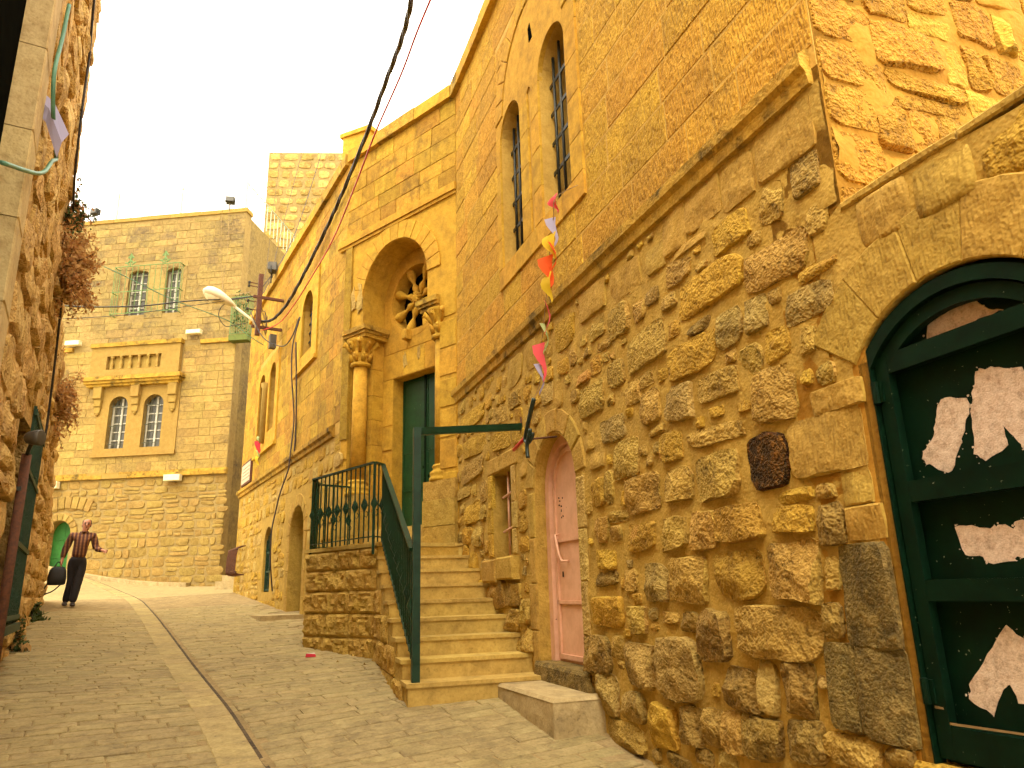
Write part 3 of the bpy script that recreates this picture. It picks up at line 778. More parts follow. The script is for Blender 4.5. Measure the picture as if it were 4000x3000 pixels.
# cornice / coping of the three wings
def coping(fr,x0,x1,z0=8.98,z1=9.2,out=.09,step=.95):
    x=x0
    while x<x1-.01:
        w=min(step*rnd.uniform(.8,1.2),x1-x)
        if x1-(x+w)<.3: w=x1-x
        piece(church,'coping_stone',MB().box(x+.004,x+w-.004,-.45,out+rnd.uniform(-.006,.006),z0,z1+rnd.uniform(-.008,.008)),M['string'] if rnd.random()<.5 else M['dressed'],fr); x+=w
coping(FA,2.4,9.58); coping(FB,.06,2.70); coping(FC,.02,9.15)
roof=MB(); pts=[FA@Vector((2.58,-.51,0)),FA@Vector((9.95,-1.0,0)),FB@Vector((1.4,-1.0,0)),FB@Vector((2.9,-1.0,0)),FC@Vector((9.1,-.51,0)),FC@Vector((9.1,-9,0)),FA@Vector((2.58,-11,0))]
n=len(pts); roof.add([(p.x,p.y,0) for p in pts]+[(p.x,p.y,8.95) for p in pts],[(k,(k+1)%n,(k+1)%n+n,k+n) for k in range(n)]+[tuple(range(n,2*n))])
obj('roof',roof,M['joint'],church,FI)
# ---- rubble of the near wing base: the stones of the photograph, then small fillers
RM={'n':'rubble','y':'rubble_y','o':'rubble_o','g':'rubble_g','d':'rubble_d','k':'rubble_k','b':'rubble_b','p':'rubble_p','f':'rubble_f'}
def bed(parent,mat,fr,x0,x1,z0,z1,opens,y0=.008,amp=.016,cell=.045,seed=0):
    nx=int((x1-x0)/cell); nz=int((z1-z0)/cell); vs=[];fs=[]
    for j in range(nz+1):
        for i in range(nx+1):
            x=x0+(x1-x0)*i/nx; z=z0+(z1-z0)*j/nz
            vs.append((x,y0+amp*noise.noise(Vector((x*4+seed,z*4,1)))+amp*.6*noise.noise(Vector((x*11+seed,z*11,3))),z))
    for j in range(nz):
        for i in range(nx):
            x=x0+(x1-x0)*(i+.5)/nx; z=z0+(z1-z0)*(j+.5)/nz
            if hit_open(x,z,cell,cell,opens): continue
            fs.append((j*(nx+1)+i,(j+1)*(nx+1)+i,(j+1)*(nx+1)+i+1,j*(nx+1)+i+1))
    return obj('mortar_bed',MB().add(vs,fs),M[mat],parent,fr,True)
bed(church,'mortar',FA,2.72,9.6,.1,4.03,[(5.70,6.84,.5,2.98),(7.33,8.15,1.76,2.86)],.002,.015)
bed(church,'mortar',FA,2.51,2.72,3.32,4.03,[],.002,.015)
placed=[]
openA=[(5.60,6.93,.60,3.10),(7.24,8.22,1.66,2.95)]
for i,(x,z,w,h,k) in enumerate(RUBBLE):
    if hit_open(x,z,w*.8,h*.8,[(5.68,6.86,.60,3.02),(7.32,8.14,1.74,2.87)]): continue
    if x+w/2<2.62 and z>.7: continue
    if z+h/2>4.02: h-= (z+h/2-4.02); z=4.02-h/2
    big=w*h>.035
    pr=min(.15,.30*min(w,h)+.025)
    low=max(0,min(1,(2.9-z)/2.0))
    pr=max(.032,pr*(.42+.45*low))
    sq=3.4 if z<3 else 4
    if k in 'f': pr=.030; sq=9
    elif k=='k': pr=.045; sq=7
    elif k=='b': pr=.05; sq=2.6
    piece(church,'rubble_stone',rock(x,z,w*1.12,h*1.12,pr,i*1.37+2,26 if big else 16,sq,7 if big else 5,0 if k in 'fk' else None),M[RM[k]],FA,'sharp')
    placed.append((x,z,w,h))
sizes=[.34]*500+[.27]*900+[.21]*1300+[.16]*1800+[.12]*2200+[.09]*2600
for i,s in enumerate(sizes):
    x=rnd.uniform(2.66,9.5); z=rnd.uniform(.15,3.98)
    w=s*rnd.uniform(.8,1.5); h=s*rnd.uniform(.65,1.1)
    if hit_open(x,z,w,h,openA): continue
    if z-h/2<ground(*(FA@Vector((x,0,0)))[:2])-.15: continue
    if x<2.75 and z>.7: continue
    m=.002
    if z+h/2>4.01: continue
    if any(abs(x-a)<(w+c)/2+m and abs(z-b)<(h+d)/2+m for a,b,c,d in placed): continue
    placed.append((x,z,w,h))
    low=max(0,min(1,(2.9-z)/2.0))
    pr=max(.03,(.03+.13*min(w,h))*(.45+.5*low))
    big=s>.15
    piece(church,'rubble_stone',rock(x,z,w*1.03,h*1.03,pr,500+i*.73,18 if big else 12,3.4,5 if big else 4),M[rnd.choice(('rubble','rubble','rubble_y','rubble_g','rubble_y','rubble_o') if z<2.4 else ('rubble','rubble_y','rubble_y','rubble_f'))],FA,'sharp')
# ---- pink door: jamb stones, arch, leaf
for (z0,z1) in ((.74,1.12),(1.12,1.55),(1.55,1.98),(1.98,2.42)):
    dress(6.76,6.76+rnd.uniform(.12,.2),z0,z1,.02,FA,.012,'jamb_stone',M['rubble_f'])
    dress(5.76-rnd.uniform(.12,.22),5.76,z0,z1,.02,FA,.012,'jamb_stone',M['rubble_p'] if z0>1.1 else M['rubble_d'])
    dress(6.76,6.765,z0,z1,-.002,FA,0,'reveal_stone',M['rubble_d'] if z0<1.2 else M['rubble_f'],-.14)
voussoirs(church,'voussoir',M['rubble_f'],FA,6.27,2.42,.50,.72,4,176,7,-.03,.014,c=.012)
pk=obj('door',MB().prism([(x,z) for x,z in arch(5.79,6.74,.84,2.42,.47)],-.20,-.16,0),M['pink'],church,FA)
pk['label']='pink painted metal door with rounded top'
fm=MB()
def ring(mb,cx,cz,r0,r1,y0,y1,a0=0,a1=180,n=14):
    vs=[]
    for k in range(n+1):
        t=R(a0+(a1-a0)*k/n)
        for r,y in ((r0,y0),(r0,y1),(r1,y1),(r1,y0)): vs.append((cx+r*math.cos(t),y,cz+r*math.sin(t)))
    fs=[]
    for k in range(n):
        for j in range(4):
            a=k*4+j;b=k*4+(j+1)%4
            fs.append((a,b,b+4,a+4))
    mb.add(vs,fs)
ring(fm,6.27,2.42,.40,.49,-.16,-.11); fm.box(6.67,6.76,-.16,-.11,.84,2.42); fm.box(5.78,5.87,-.16,-.11,.84,2.42)
obj('door_frame',fm,M['pink'],pk,FA)
ring2=MB(); ring(ring2,6.27,2.42,.33,.37,-.16,-.14); ring2.box(6.60,6.64,-.16,-.14,.9,2.42); ring2.box(5.90,5.94,-.16,-.14,.9,2.42); ring2.box(5.9,6.64,-.16,-.14,1.92,1.955); ring2.box(5.9,6.64,-.16,-.14,.88,.92); ring2.box(5.9,6.64,-.16,-.14,1.36,1.39)
obj('leaf_moulding',ring2,M['pink'],pk,FA)
obj('handle',MB().tube([(6.55,-.15,1.99),(6.55,-.11,1.99),(6.46,-.10,1.80),(6.42,-.11,1.74),(6.36,-.15,1.74)],.013,6),M['pink'],pk,FA,True)
obj('lock_hole',MB().prism([(6.50,1.60),(6.525,1.60),(6.525,1.65),(6.50,1.65)],-.16,-.156),M['void'],pk,FA)
mk=MB()
for (x,z,w,h) in ((6.52,2.33,.03,.018),(6.50,2.30,.035,.015),(6.44,2.32,.02,.02),(6.52,2.26,.03,.02),(6.47,2.245,.03,.02),(6.48,2.20,.02,.03),(6.44,2.15,.025,.018),(6.48,2.14,.02,.02)):
    mk.prism([(x,z),(x+w,z+.004),(x+w*.8,z+h),(x+.004,z+h*.8)],-.16,-.158)
obj('stencil_marks',mk,M['void'],pk,FA)
obj('threshold',MB().prism([(5.62,.30),(6.80,.30),(6.82,.70),(6.80,.855),(5.64,.845),(5.60,.70)],-.32,.06,.03),M['rubble_k'],church,FA)
# ---- small barred window
sw=obj('window',MB().prism([(7.40,1.84),(8.08,1.84),(8.08,2.80),(7.40,2.80)],-.34,-.30),M['void'],church,FA)
for xx in (7.50,7.60,7.73): obj('vertical_bar',MB().tube([(xx,-.07,1.86),(xx+rnd.uniform(-.01,.01),-.07,2.78)],.014,6),M['pink'],sw,FA,True)
for zz in (2.14,2.52): obj('cross_bar',MB().tube([(7.38,-.05,zz+.03),(7.86,-.05,zz-.02)],.013,6),M['pink'],sw,FA,True)
dress(7.20,8.25,2.79,2.98,.015,FA,.015,'jamb_stone',M['rubble_f'])
for z0,z1,w in ((1.86,2.12,.10),(2.12,2.40,.13),(2.40,2.79,.09)):
    dress(7.42-w-.03,7.41,z0,z1,.022,FA,.012,'jamb_stone',M['rubble_p']); dress(8.07,8.07+w+.05,z0,z1,.02,FA,.012,'jamb_stone',M['rubble_y'])
dress(7.25,7.78,1.60,1.84,.09,FA,.02,'sill_stone',M['rubble_f']); dress(7.78,8.25,1.58,1.83,.10,FA,.02,'sill_stone',M['rubble_f'])
# ---- portal bay
pc,pz=1.44,6.22
big=[(.37,2.0),(2.56,2.0),(2.56,5.72),(2.23,5.72),(2.23,pz)]+[(pc+.79*math.cos(a),pz+.79*math.sin(a)) for a in [math.pi*k/20 for k in range(1,20)]]+[(.65,pz),(.65,5.72),(.37,5.72)]
obj('portal_wall',slab([(-.02,-.5),(2.735,-.5),(2.735,9.0),(-.02,9.0)],[big],.45),M['dressed'],church,FB)
rc=[(pc+.58*math.cos(2*math.pi*k/28),6.15+.58*math.sin(2*math.pi*k/28)) for k in range(28)]
dh=[(.92,2.0),(1.97,2.0),(1.97,4.86),(.92,4.86)]
obj('portal_back_wall',slab([(.2,1.9),(2.65,1.9),(2.65,7.2),(.2,7.2)],[dh,rc],.26,-.45),M['dressed'],church,FB)
for x0,x1 in ((2.23,2.56),(.37,.65)):
    z=2.0
    while z<5.7:
        h=min(rnd.uniform(.38,.5),5.72-z)
        if 5.72-(z+h)<.2: h=5.72-z
        piece(church,'jamb_stone',MB().box(x0+.0,x1,-.45,-.22+rnd.uniform(-.004,.004),z+.003,z+h-.003),M['dressed'],FB); z+=h
voussoirs(church,'voussoir',M['dressed'],FB,pc,pz,.795,1.09,0,180,15,-.02,.022,gap=.004,c=.004)
# facing blocks inside the frame
for zz in courses(2.2,5.70,.42)[:-1]:
    dress(.03,.37,zz,zz+.40,.012,FB,.004,'jamb_stone'); dress(2.56,2.72,zz,zz+.40,.012,FB,.004,'jamb_stone')
# back wall blocks
for zz in (2.45,2.85,3.27,3.70,4.10,4.48):
    dress(1.97,2.23,zz,zz+.39,-.440,FB,.004,'jamb_stone',None,-.455)
    dress(.66,.92,zz,zz+.39,-.440,FB,.004,'jamb_stone',None,-.455)
for x0,x1 in ((.66,1.2),(1.2,1.72),(1.72,2.23)): dress(x0,x1,4.87,5.30,-.438,FB,.004,'lintel_stone',None,-.455)
for x0,x1 in ((.66,1.05),(1.05,1.62),(1.62,2.23)): dress(x0,x1,5.31,5.62,-.442,FB,.004,'lintel_stone',None,-.455)
ashlar(church,'ashlar_block',M['ashlar_c'],FB,.0,2.73,7.48,8.98,.29,.30,.62,gap=.008,proud=.016,var=.004,c=.004)
obj('label_moulding',MB().box(-.01,2.95,-.02,.055,7.345,7.47).box(.0,2.92,-.02,.03,7.29,7.343),M['dressed'],church,FB)
obj('frame_edge',MB().box(2.55,2.735,-.02,.03,3.9,7.28),M['ashlar_c'],church,FB)
# rose window
rose=obj('rose_window',MB().prism([(pc+.64*math.cos(2*math.pi*k/28),6.15+.64*math.sin(2*math.pi*k/28)) for k in range(28)],-.80,-.74),M['void'],church,FB)
for k in range(8):
    a=R(22.5+45*k); d=Vector((math.cos(a),0,math.sin(a)))
    prof=[(.030,.07),(.024,.12),(.058,.19),(.062,.23),(.026,.31),(.026,.34),(.062,.43),(.080,.50),(.070,.60)]
    m=MB(); pts=[];rs=[]
    for r,h in prof: pts.append(Vector((pc,-.53,6.15))+d*h); rs.append(r)
    m.tube(catmull(pts,2),[rs[min(i//2,len(rs)-1)] if i%2==0 else (rs[i//2]+rs[min(i//2+1,len(rs)-1)])/2 for i in range(len(catmull(pts,2)))],8)
    obj('spoke',m,M['dressed'],rose,FB,True)
rm=MB(); rm.lathe([(.02,.0),(.085,.0),(.09,.03),(.07,.06),(.04,.08),(.01,.09)],(pc,-.50,6.15),14,'y')
for k in range(10):
    a=2*math.pi*k/10; rm.tube([(pc+.04*math.cos(a),-.435,6.15+.04*math.sin(a)),(pc+.085*math.cos(a),-.44,6.15+.085*math.sin(a)),(pc+.105*math.cos(a),-.49,6.15+.105*math.sin(a))],[.015,.020,.010],6)
obj('rosette',rm,M['dressed'],rose,FB,True)
rr_=MB(); ring(rr_,pc,6.15,.58,.66,-.46,-.438,0,360,32); obj('rose_frame',rr_,M['dressed'],rose,FB)
obj('keystone_stub',MB().prism([(1.52,5.44),(1.63,5.44),(1.64,5.58),(1.58,5.61),(1.52,5.59)],-.45,-.32,.015),M['dressed'],church,FB)
for pts_,y_ in (([(2.24,6.05),(2.36,6.0),(2.40,6.2),(2.33,6.38),(2.36,6.52),(2.27,6.5),(2.24,6.3)],.0265),([(2.42,6.12),(2.52,6.1),(2.54,6.4),(2.45,6.5)],.024),([(1.62,5.05),(1.70,5.0),(1.72,5.2),(1.66,5.28)],-.434),([(1.30,5.1),(1.36,5.06),(1.38,5.26),(1.31,5.3)],-.434)):
    jag=[]
    for a_,b_ in zip(pts_,pts_[1:]+pts_[:1]):
        for k in range(4):
            q=Vector(a_).lerp(Vector(b_),k/4); jag.append((q.x+rnd.uniform(-.015,.015),q.y+rnd.uniform(-.02,.02)))
    obj('plaster_patch',MB().prism(jag,y_-.02,y_+.003),M['rubble_p'],church,FB)
# church door
cd=obj('door',MB().box(.92,1.395,-.70,-.66,2.42,4.86).box(1.405,1.97,-.70,-.66,2.42,4.86),M['green'],church,FB)
cd['label']='tall green double door inside the portal'
pm=MB()
for x0,x1 in ((.94,1.39),(1.41,1.96)):
    for zz in (2.44,3.05,3.65,4.83): pm.box(x0,x1,-.66,-.648,zz-.018,zz+.018)
    for xx in (x0+.02,x1-.02): pm.box(xx-.018,xx+.018,-.66,-.648,2.42,4.86)
obj('door_batten',pm,M['green'],cd,FB)
obj('meeting_rail',MB().box(1.385,1.42,-.66,-.63,2.42,4.86),M['green_dk'],cd,FB)
obj('handle',MB().tube([(1.36,-.65,2.95),(1.36,-.61,2.95),(1.36,-.61,2.72),(1.36,-.65,2.72)],.010,6),M['iron'],cd,FB,True)
for x,z in ((1.45,3.35),(1.33,3.2)): obj('lock_hole',MB().prism([(x,z),(x+.03,z),(x+.03,z+.05),(x,z+.05)],-.66,-.655),M['void'],cd,FB)
obj('threshold',MB().box(.72,2.2,-.72,-.08,2.0,2.42),M['tread'],church,FB)
# nook columns
for sx,cx in ((1,2.39),(-1,.445)):
    cy=-.10 if sx>0 else -.125
    sh=obj('column',MB().lathe([(.120,3.22),(.120,4.2),(.113,5.10)],(cx,cy,0),18),M['dressed'],church,FB,True)
    obj('column_base',MB().lathe([(.20,2.98),(.20,3.03),(.175,3.05),(.19,3.08),(.19,3.11),(.15,3.14),(.145,3.17),(.16,3.19),(.14,3.22)],(cx,cy,0),18),M['dressed'],sh,FB,True)
    cap=MB().lathe([(.14,5.08),(.165,5.10),(.165,5.14),(.13,5.16),(.14,5.24),(.165,5.28),(.145,5.30),(.16,5.40),(.20,5.48),(.235,5.54),(.20,5.55)],(cx,cy,0),18)
    for k in range(8):
        a=2*math.pi*(k+.5)/8; ca,sa=math.cos(a),math.sin(a)
        cap.tube([(cx+.14*ca,cy+.14*sa,5.17),(cx+.175*ca,cy+.175*sa,5.25),(cx+.205*ca,cy+.205*sa,5.28),(cx+.20*ca,cy+.20*sa,5.25)],[.035,.04,.028,.012],6)
        a=2*math.pi*k/8; ca,sa=math.cos(a),math.sin(a); q=1.25 if k%2 else 1.0
        cap.tube([(cx+.14*ca,cy+.14*sa,5.32),(cx+.17*ca*q,cy+.17*sa*q,5.42),(cx+.22*ca*q,cy+.22*sa*q,5.50),(cx+.23*ca*q,cy+.23*sa*q,5.45),(cx+.205*ca*q,cy+.205*sa*q,5.44)],[.03,.035,.035,.03,.012],6)
    obj('capital',cap,M['dressed'],sh,FB,True)
    ab=MB(); x0,x1=cx-.26,cx+.28
    if sx<0: x0,x1=cx-.065,cx+.335
    for i,(o,z0,z1) in enumerate(((0,5.55,5.61),(.03,5.61,5.66),(.055,5.66,5.74))): ab.box(x0-o if sx>0 else x0-o*.3,x1+o*.3 if sx>0 else x1+o,-.44,.03+o,z0,z1)
    obj('abacus',ab,M['string'],sh,FB)
    pd=MB(); px0,px1=(2.17,2.74) if sx>0 else (.02,.66)
    pd.box(px0,px1,-.44,.06,2.72,2.98); pd.box(px0+.0,px1,-.44,.075,2.36,2.715); pd.box(px0,px1,-.44,.07,1.6,2.355)
    obj('pedestal',pd,M['rubble_f'],church,FB)
# ---- far wing
lowd=arch(2.10,3.14,1.05,2.62,.53); grl=arch(4.80,5.56,1.60,2.62,.35)
slot=arch(2.10,2.94,6.15,7.05,.42); p1=arch(5.24,5.90,5.20,6.50,.33); p2=arch(6.42,7.14,5.10,6.50,.34)
obj('lower_wall',slab([(.0,-.5),(9.12,-.5),(9.12,4.05),(.0,4.05)],[lowd,grl],.5),M['mortar'],church,FC)
obj('upper_wall',slab([(.0,4.05),(9.12,4.05),(9.12,9.0),(.0,9.0)],[slot,p1,p2],.5,.003),M['joint'],church,FC)
ashlar(church,'ashlar_block',M['ashlar_c'],FC,.02,9.10,4.25,8.98,.30,.36,.70,excl=[(1.72,3.34,5.86,7.78),(4.94,7.30,4.80,7.05)],gap=.008,proud=.007,var=.003,c=.004)
for fr_,x0,x1,z0,z1,ops in ((FC,1.72,3.34,5.86,7.78,[(2.10,2.94,6.15,7.05,.42)]),(FC,4.94,7.30,4.80,7.05,[(5.24,5.90,5.20,6.50,.33),(6.42,7.14,5.10,6.50,.34)])):
    obj('window_surround',slab([(x0,z0),(x1,z0),(x1,z1),(x0,z1)],[arch(*o) for o in ops],.06,.04),M['dressed'],church,fr_)
obj('window_sill',MB().box(1.70,3.36,-.02,.08,5.82,5.90),M['dressed'],church,FC)
obj('window_sill',MB().box(4.92,7.32,-.02,.08,4.76,4.84),M['dressed'],church,FC)
barred_window(2.10,2.94,6.15,7.05,.42,FC,.36,5,3,'glass','iron')
barred_window(5.24,5.90,5.20,6.50,.33,FC,.36,5,3,'glass','rust')
barred_window(6.42,7.14,5.10,6.50,.34,FC,.36,5,3,'glass','rust')
obj('mullion',MB().lathe([(.09,5.0),(.09,6.3),(.13,6.45)],(6.16,.06,0),10),M['fardress'],church,FC,True)
x=.35
while x<9.1:
    w=min(rnd.uniform(.8,1.3),9.12-x)
    if 9.12-(x+w)<.35: w=9.12-x
    m=MB(); n=7; prof=[(-.03,4.03),(.045,4.04),(.055,4.10),(.10,4.13),(.105,4.20),(.03,4.245),(-.03,4.245)]
    m.add([(x+.003,y,z) for y,z in prof]+[(x+w-.003,y,z) for y,z in prof],[(k,(k+1)%n,(k+1)%n+n,k+n) for k in range(n)]+[tuple(range(n)),tuple(reversed(range(n,2*n)))])
    piece(church,'string_course_stone',m,M['string'],FC); x+=w
coursed(church,'rubble_stone',FC,.05,9.08,1.0,4.0,.24,.24,.55,.022,[M['rubble_y'],M['rubble_f'],M['rubble_y'],M['rubble_p']],9000,[(1.88,3.36,.8,3.36),(4.66,5.72,1.5,3.1)],None,10,4,3,.022)
voussoirs(church,'voussoir',M['rubble_f'],FC,2.62,2.62,.53,.75,0,180,9,-.03,.015,c=.01)
for z0,z1 in ((1.05,1.5),(1.5,1.95),(1.95,2.3),(2.3,2.62)):
    dress(1.90,2.095,z0,z1,.015,FC,.01,'jamb_stone',M['rubble_f']); dress(3.145,3.34,z0,z1,.015,FC,.01,'jamb_stone',M['rubble_f'])
ld=obj('door',MB().prism(arch(2.10,3.14,1.0,2.62,.53),-.40,-.36),M['green'],church,FC)
ld['label']='narrow green door in a deep arched recess'
obj('door_batten',MB().box(2.12,3.12,-.36,-.345,1.85,1.9).box(2.12,3.12,-.36,-.345,2.5,2.55).box(2.6,2.64,-.36,-.345,1.05,3.1),M['green'],ld,FC)
obj('threshold',MB().box(1.85,3.9,-.3,.72,.9,1.19),M['concrete'],church,FC)
gw=obj('window',MB().prism(arch(4.80,5.56,1.60,2.62,.35),-.14,-.10),M['glass_g'],church,FC)
gg=MB(); gg.box(4.80,4.84,-.10,-.05,1.6,2.7); gg.box(5.52,5.56,-.10,-.05,1.6,2.7)
for zz in (1.62,2.0,2.4): gg.box(4.8,5.56,-.10,-.06,zz,zz+.04)
for k in range(6): xx=4.86+k*.128; gg.box(xx,xx+.012,-.09,-.07,1.6,2.85)
obj('grille',gg,M['iron_green'],gw,FC)
# ------------------------------------------------------------------ side return of the near wing (D) belongs to the church
obj('side_wall',slab([(-9,-.5),(.0,-.5),(.0,12.0),(-9,12.0)],[],.5),M['plasterD'],church,FD)
bed(church,'plasterD',FD,-6,-.02,3.0,9.0,[],.004,.03,.06,5)
coursed(church,'side_stone',FD,-6,-.34,3.05,9.0,.30,.22,.70,.045,[M['wallD'],M['wallD'],M['wallD'],M['plasterD'],M['rubble_y']],3000,(),None,24,3.6,7,.006,.6)
z=3.1; k=0
while z<9:
    h=rnd.uniform(.26,.36); w=.36 if k%2 else .44
    piece(church,'quoin',rock(-w/2,z+h/2,w,h*.97,.02,4000+k,14,7,4,0),M['wallD'],FD,'sharp'); z+=h; k+=1
# ------------------------------------------------------------------ low wall with the dark green arched door (E), same line as the near wing
bwall=thing('boundary_wall','low rubble wall right of the church holding a dark green arched door','wall',tuple(FA@Vector((1.5,0,.2))))
ec,ez,er=2.05,2.105,.615
eo=[(1.53,.78),(2.555,.78),(2.556,2.45)]+[(ec+er*math.cos(a),ez+er*math.sin(a)) for a in [R(36+k*(108/12)) for k in range(0,13)]]+[(1.53,2.45)]
eo=sorted(eo[3:-1],key=lambda p:p[0])
eo=[(1.50,.77),(1.50,2.47)]+[(ec+(er+.035)*math.cos(R(q)),ez+(er+.035)*math.sin(R(q))) for q in range(140,39,-5)][::-1]+[(2.592,2.47),(2.592,.77)]
eo=[eo[0],eo[1]]+sorted(eo[2:-2],key=lambda p:p[0])+[eo[-2],eo[-1]]
topE=[(2.5,3.30),(1.6,3.22),(.6,3.17),(-1,3.15),(-5,3.1)]
eo2=[(x,z) for x,z in eo if x<2.499]
# the core stops at the church corner; the door sits just right of it, so the church base yields a strip of jamb
core=MB()
outl=[(2.70,-.5),(2.70,3.2),(2.5,3.30)]+topE[1:]+[(-5,-.5)]
obj('wall_core',slab(outl,[eo],.5,.004),M['mortar'],bwall,FA)
placedE=[(2.05,1.75,1.16,2.1)]
def estone(x,z,w,h,k,pr=None,sq=6,seed=0):
    piece(bwall,'wall_stone',rock(x,z,w,h,pr or .03,seed,16,sq,4,0),M[RM[k]],FA,True); placedE.append((x,z,w,h))
bed(bwall,'mortar',FA,-1.5,2.70,.1,3.22,[(1.44,2.66,.6,2.80)],.004,.012,.05,9)
# arch stones round the door
for j,(a0,a1) in enumerate(((144,122),(122,100),(100,80),(80,58),(58,36))):
    t=[R(a0+(a1-a0)*i/4) for i in range(5)]
    r1=er+.34
    poly=[(ec+r1*math.cos(q),ez+r1*math.sin(q)) for q in (t[0],t[2],t[4])]+[(ec+(er+.02)*math.cos(q),ez+(er+.02)*math.sin(q)) for q in reversed(t)]
    piece(bwall,'voussoir',MB().prism(poly,-.03,.014+.003*(j%2),.008),M['rubble_f'],FA)
obj('door_mortar_edge',slab([(1.45,.76),(1.45,2.49)]+[(ec+(er+.045)*math.cos(R(a)),ez+(er+.045)*math.sin(R(a))) for a in range(142,34,-6)]+[(2.60,2.49),(2.60,.76)],[eo],.05,.03),M['joint'],bwall,FA) if False else None
# top courses of the wall
x=2.42
for i in range(9):
    w=rnd.uniform(.3,.46); zt=3.25-.02*i*.6
    piece(bwall,'wall_stone',rock(x-w/2,zt-.13,w*.97,.26,.03,7100+i,16,8,4,0),M[rnd.choice(('rubble_f','rubble_y','rubble_f'))],FA,True); x-=w
cap=MB(); x=2.5
for i in range(8):
    w=rnd.uniform(.5,.8); zt=3.285-.012*i
    piece(bwall,'coping_stone',MB().prism([(x-.004,zt-.03),(x-w+.004,zt-.04),(x-w+.004,zt+.0),(x-w/2,zt+.015),(x-.004,zt+.01)],-.5,.018,.01),M['rubble_f'],FA); x-=w
for i in range(500):
    x=rnd.uniform(-1.5,1.4); z=rnd.uniform(.1,2.9); s=rnd.choice((.2,.3,.4)); w=s*rnd.uniform(.9,1.4); h=s*rnd.uniform(.6,1.)
    if any(abs(x-a)<(w+c)/2+.02 and abs(z-b)<(h+d)/2+.02 for a,b,c,d in placedE): continue
    estone(x,z,w,h,rnd.choice('ngyd'),.05,3.4,7300+i)
# sill stone under the door
piece(bwall,'wall_stone',MB().prism([(1.3,.30),(2.66,.30),(2.66,.775),(1.3,.785)],-.45,.02,.015),M['rubble_o'],FA)
# door leaf
ed=obj('door',slab([(x,z) for x,z in eo],[],.03,-.085),M['green_dk'],bwall,FA)
ed['label']='dark green arched metal door with scraped pale paper patches'
def band(pts,y0,y1,mat,name,parent): obj(name,MB().prism(pts,y0,y1,.003),mat,parent,FA)
fr_=MB()
def arcring(mb,r0,r1,y0,y1,a0=36,a1=144):
    ring(mb,ec,ez,r0,r1,y0,y1,a0,a1,16)
arcring(fr_,er-.062,er-.0,-.06,.0,37,143); fr_.box(2.492,2.556,-.06,.0,.775,2.475); fr_.box(1.535,1.60,-.06,.0,.775,2.475)
obj('door_frame',fr_,M['green_dk'],ed,FA)
st=MB(); arcring(st,er-.135,er-.070,-.065,-.022,44,136)
st.box(2.415,2.483,-.065,-.022,.80,2.48); st.box(1.61,1.68,-.065,-.022,.80,2.48)
for z0,z1 in ((2.395,2.485),(1.815,1.905),(1.405,1.49),(.80,.925)): st.box(1.681,2.414,-.0645,-.0225,z0,z1)
obj('leaf_frame',st,M['green_dk'],ed,FA)
for zz in (2.32,1.05): obj('hinge',MB().lathe([(.016,zz-.05),(.016,zz+.05)],(2.487,-.005,0),10).box(2.455,2.485,-.022,-.012,zz-.045,zz+.045),M['green_dk'],ed,FA)
PATCH=[[(2.22,2.61),(2.059,2.615),(1.987,2.60),(1.945,2.537),(1.871,2.505),(1.95,2.514),(2.105,2.492),(2.189,2.500),(2.235,2.502)],
 [(2.251,2.212),(2.214,2.231),(2.111,2.208),(2.107,2.159),(2.150,2.08),(2.182,2.019),(2.242,1.921),(2.30,1.94),(2.359,1.974),(2.372,2.012),(2.31,2.07),(2.275,2.135)],
 [(2.054,2.303),(2.024,2.308),(1.95,2.29),(1.863,2.263),(1.856,2.175),(1.88,2.05),(1.91,1.936),(1.937,1.991),(1.987,2.065),(1.985,1.981),(2.083,1.941),(2.125,1.975),(2.109,2.119),(2.079,2.221)],
 [(2.282,1.702),(2.222,1.700),(2.119,1.682),(2.069,1.693),(2.027,1.674),(2.016,1.694),(1.90,1.70),(1.88,1.60),(1.993,1.567),(2.039,1.563),(2.049,1.546),(2.163,1.548),(2.172,1.57),(2.248,1.58)],
 [(2.137,1.312),(2.064,1.249),(2.0,1.15),(2.04,1.03),(2.15,1.039),(2.167,1.105),(2.199,1.079),(2.261,.98),(2.362,1.026),(2.332,1.095),(2.238,1.204)]]
for pt in PATCH:
    fine=[]
    for i in range(len(pt)):
        a,b=Vector(pt[i]),Vector(pt[(i+1)%len(pt)])
        for k in range(4):
            q=a.lerp(b,k/4); j=.006
            fine.append((q.x+rnd.uniform(-j,j),q.y+rnd.uniform(-j,j)))
    obj('scraped_patch',MB().prism(fine,-.086,-.0825),M['scrape'],ed,FA)
    fl=MB()
    for i in range(14):
        q=Vector(rnd.choice(fine)); c_=Vector((sum(p[0] for p in fine)/len(fine),sum(p[1] for p in fine)/len(fine))); q=q+(q-c_).normalized()*rnd.uniform(.0,.022); r_=rnd.uniform(.002,.007)
        fl.prism([(q.x+r_*rnd.uniform(.5,1)*math.cos(t),q.y+r_*rnd.uniform(.5,1)*math.sin(t)) for t in (0,1.2,2.5,3.8,5.1)],-.086,-.0826)
    obj('paper_flakes',fl,M['scrape'],ed,FA,False,'stuff')
for (x0,z0,x1,z1) in ((2.41,.93,2.1,.94),(2.47,.985,2.43,.985)):
    obj('scratch',MB().prism([(x0,z0),(x1,z1),(x1,z1+.008),(x0,z0+.010)],-.022,-.0205),M['cable_tan'],ed,FA)
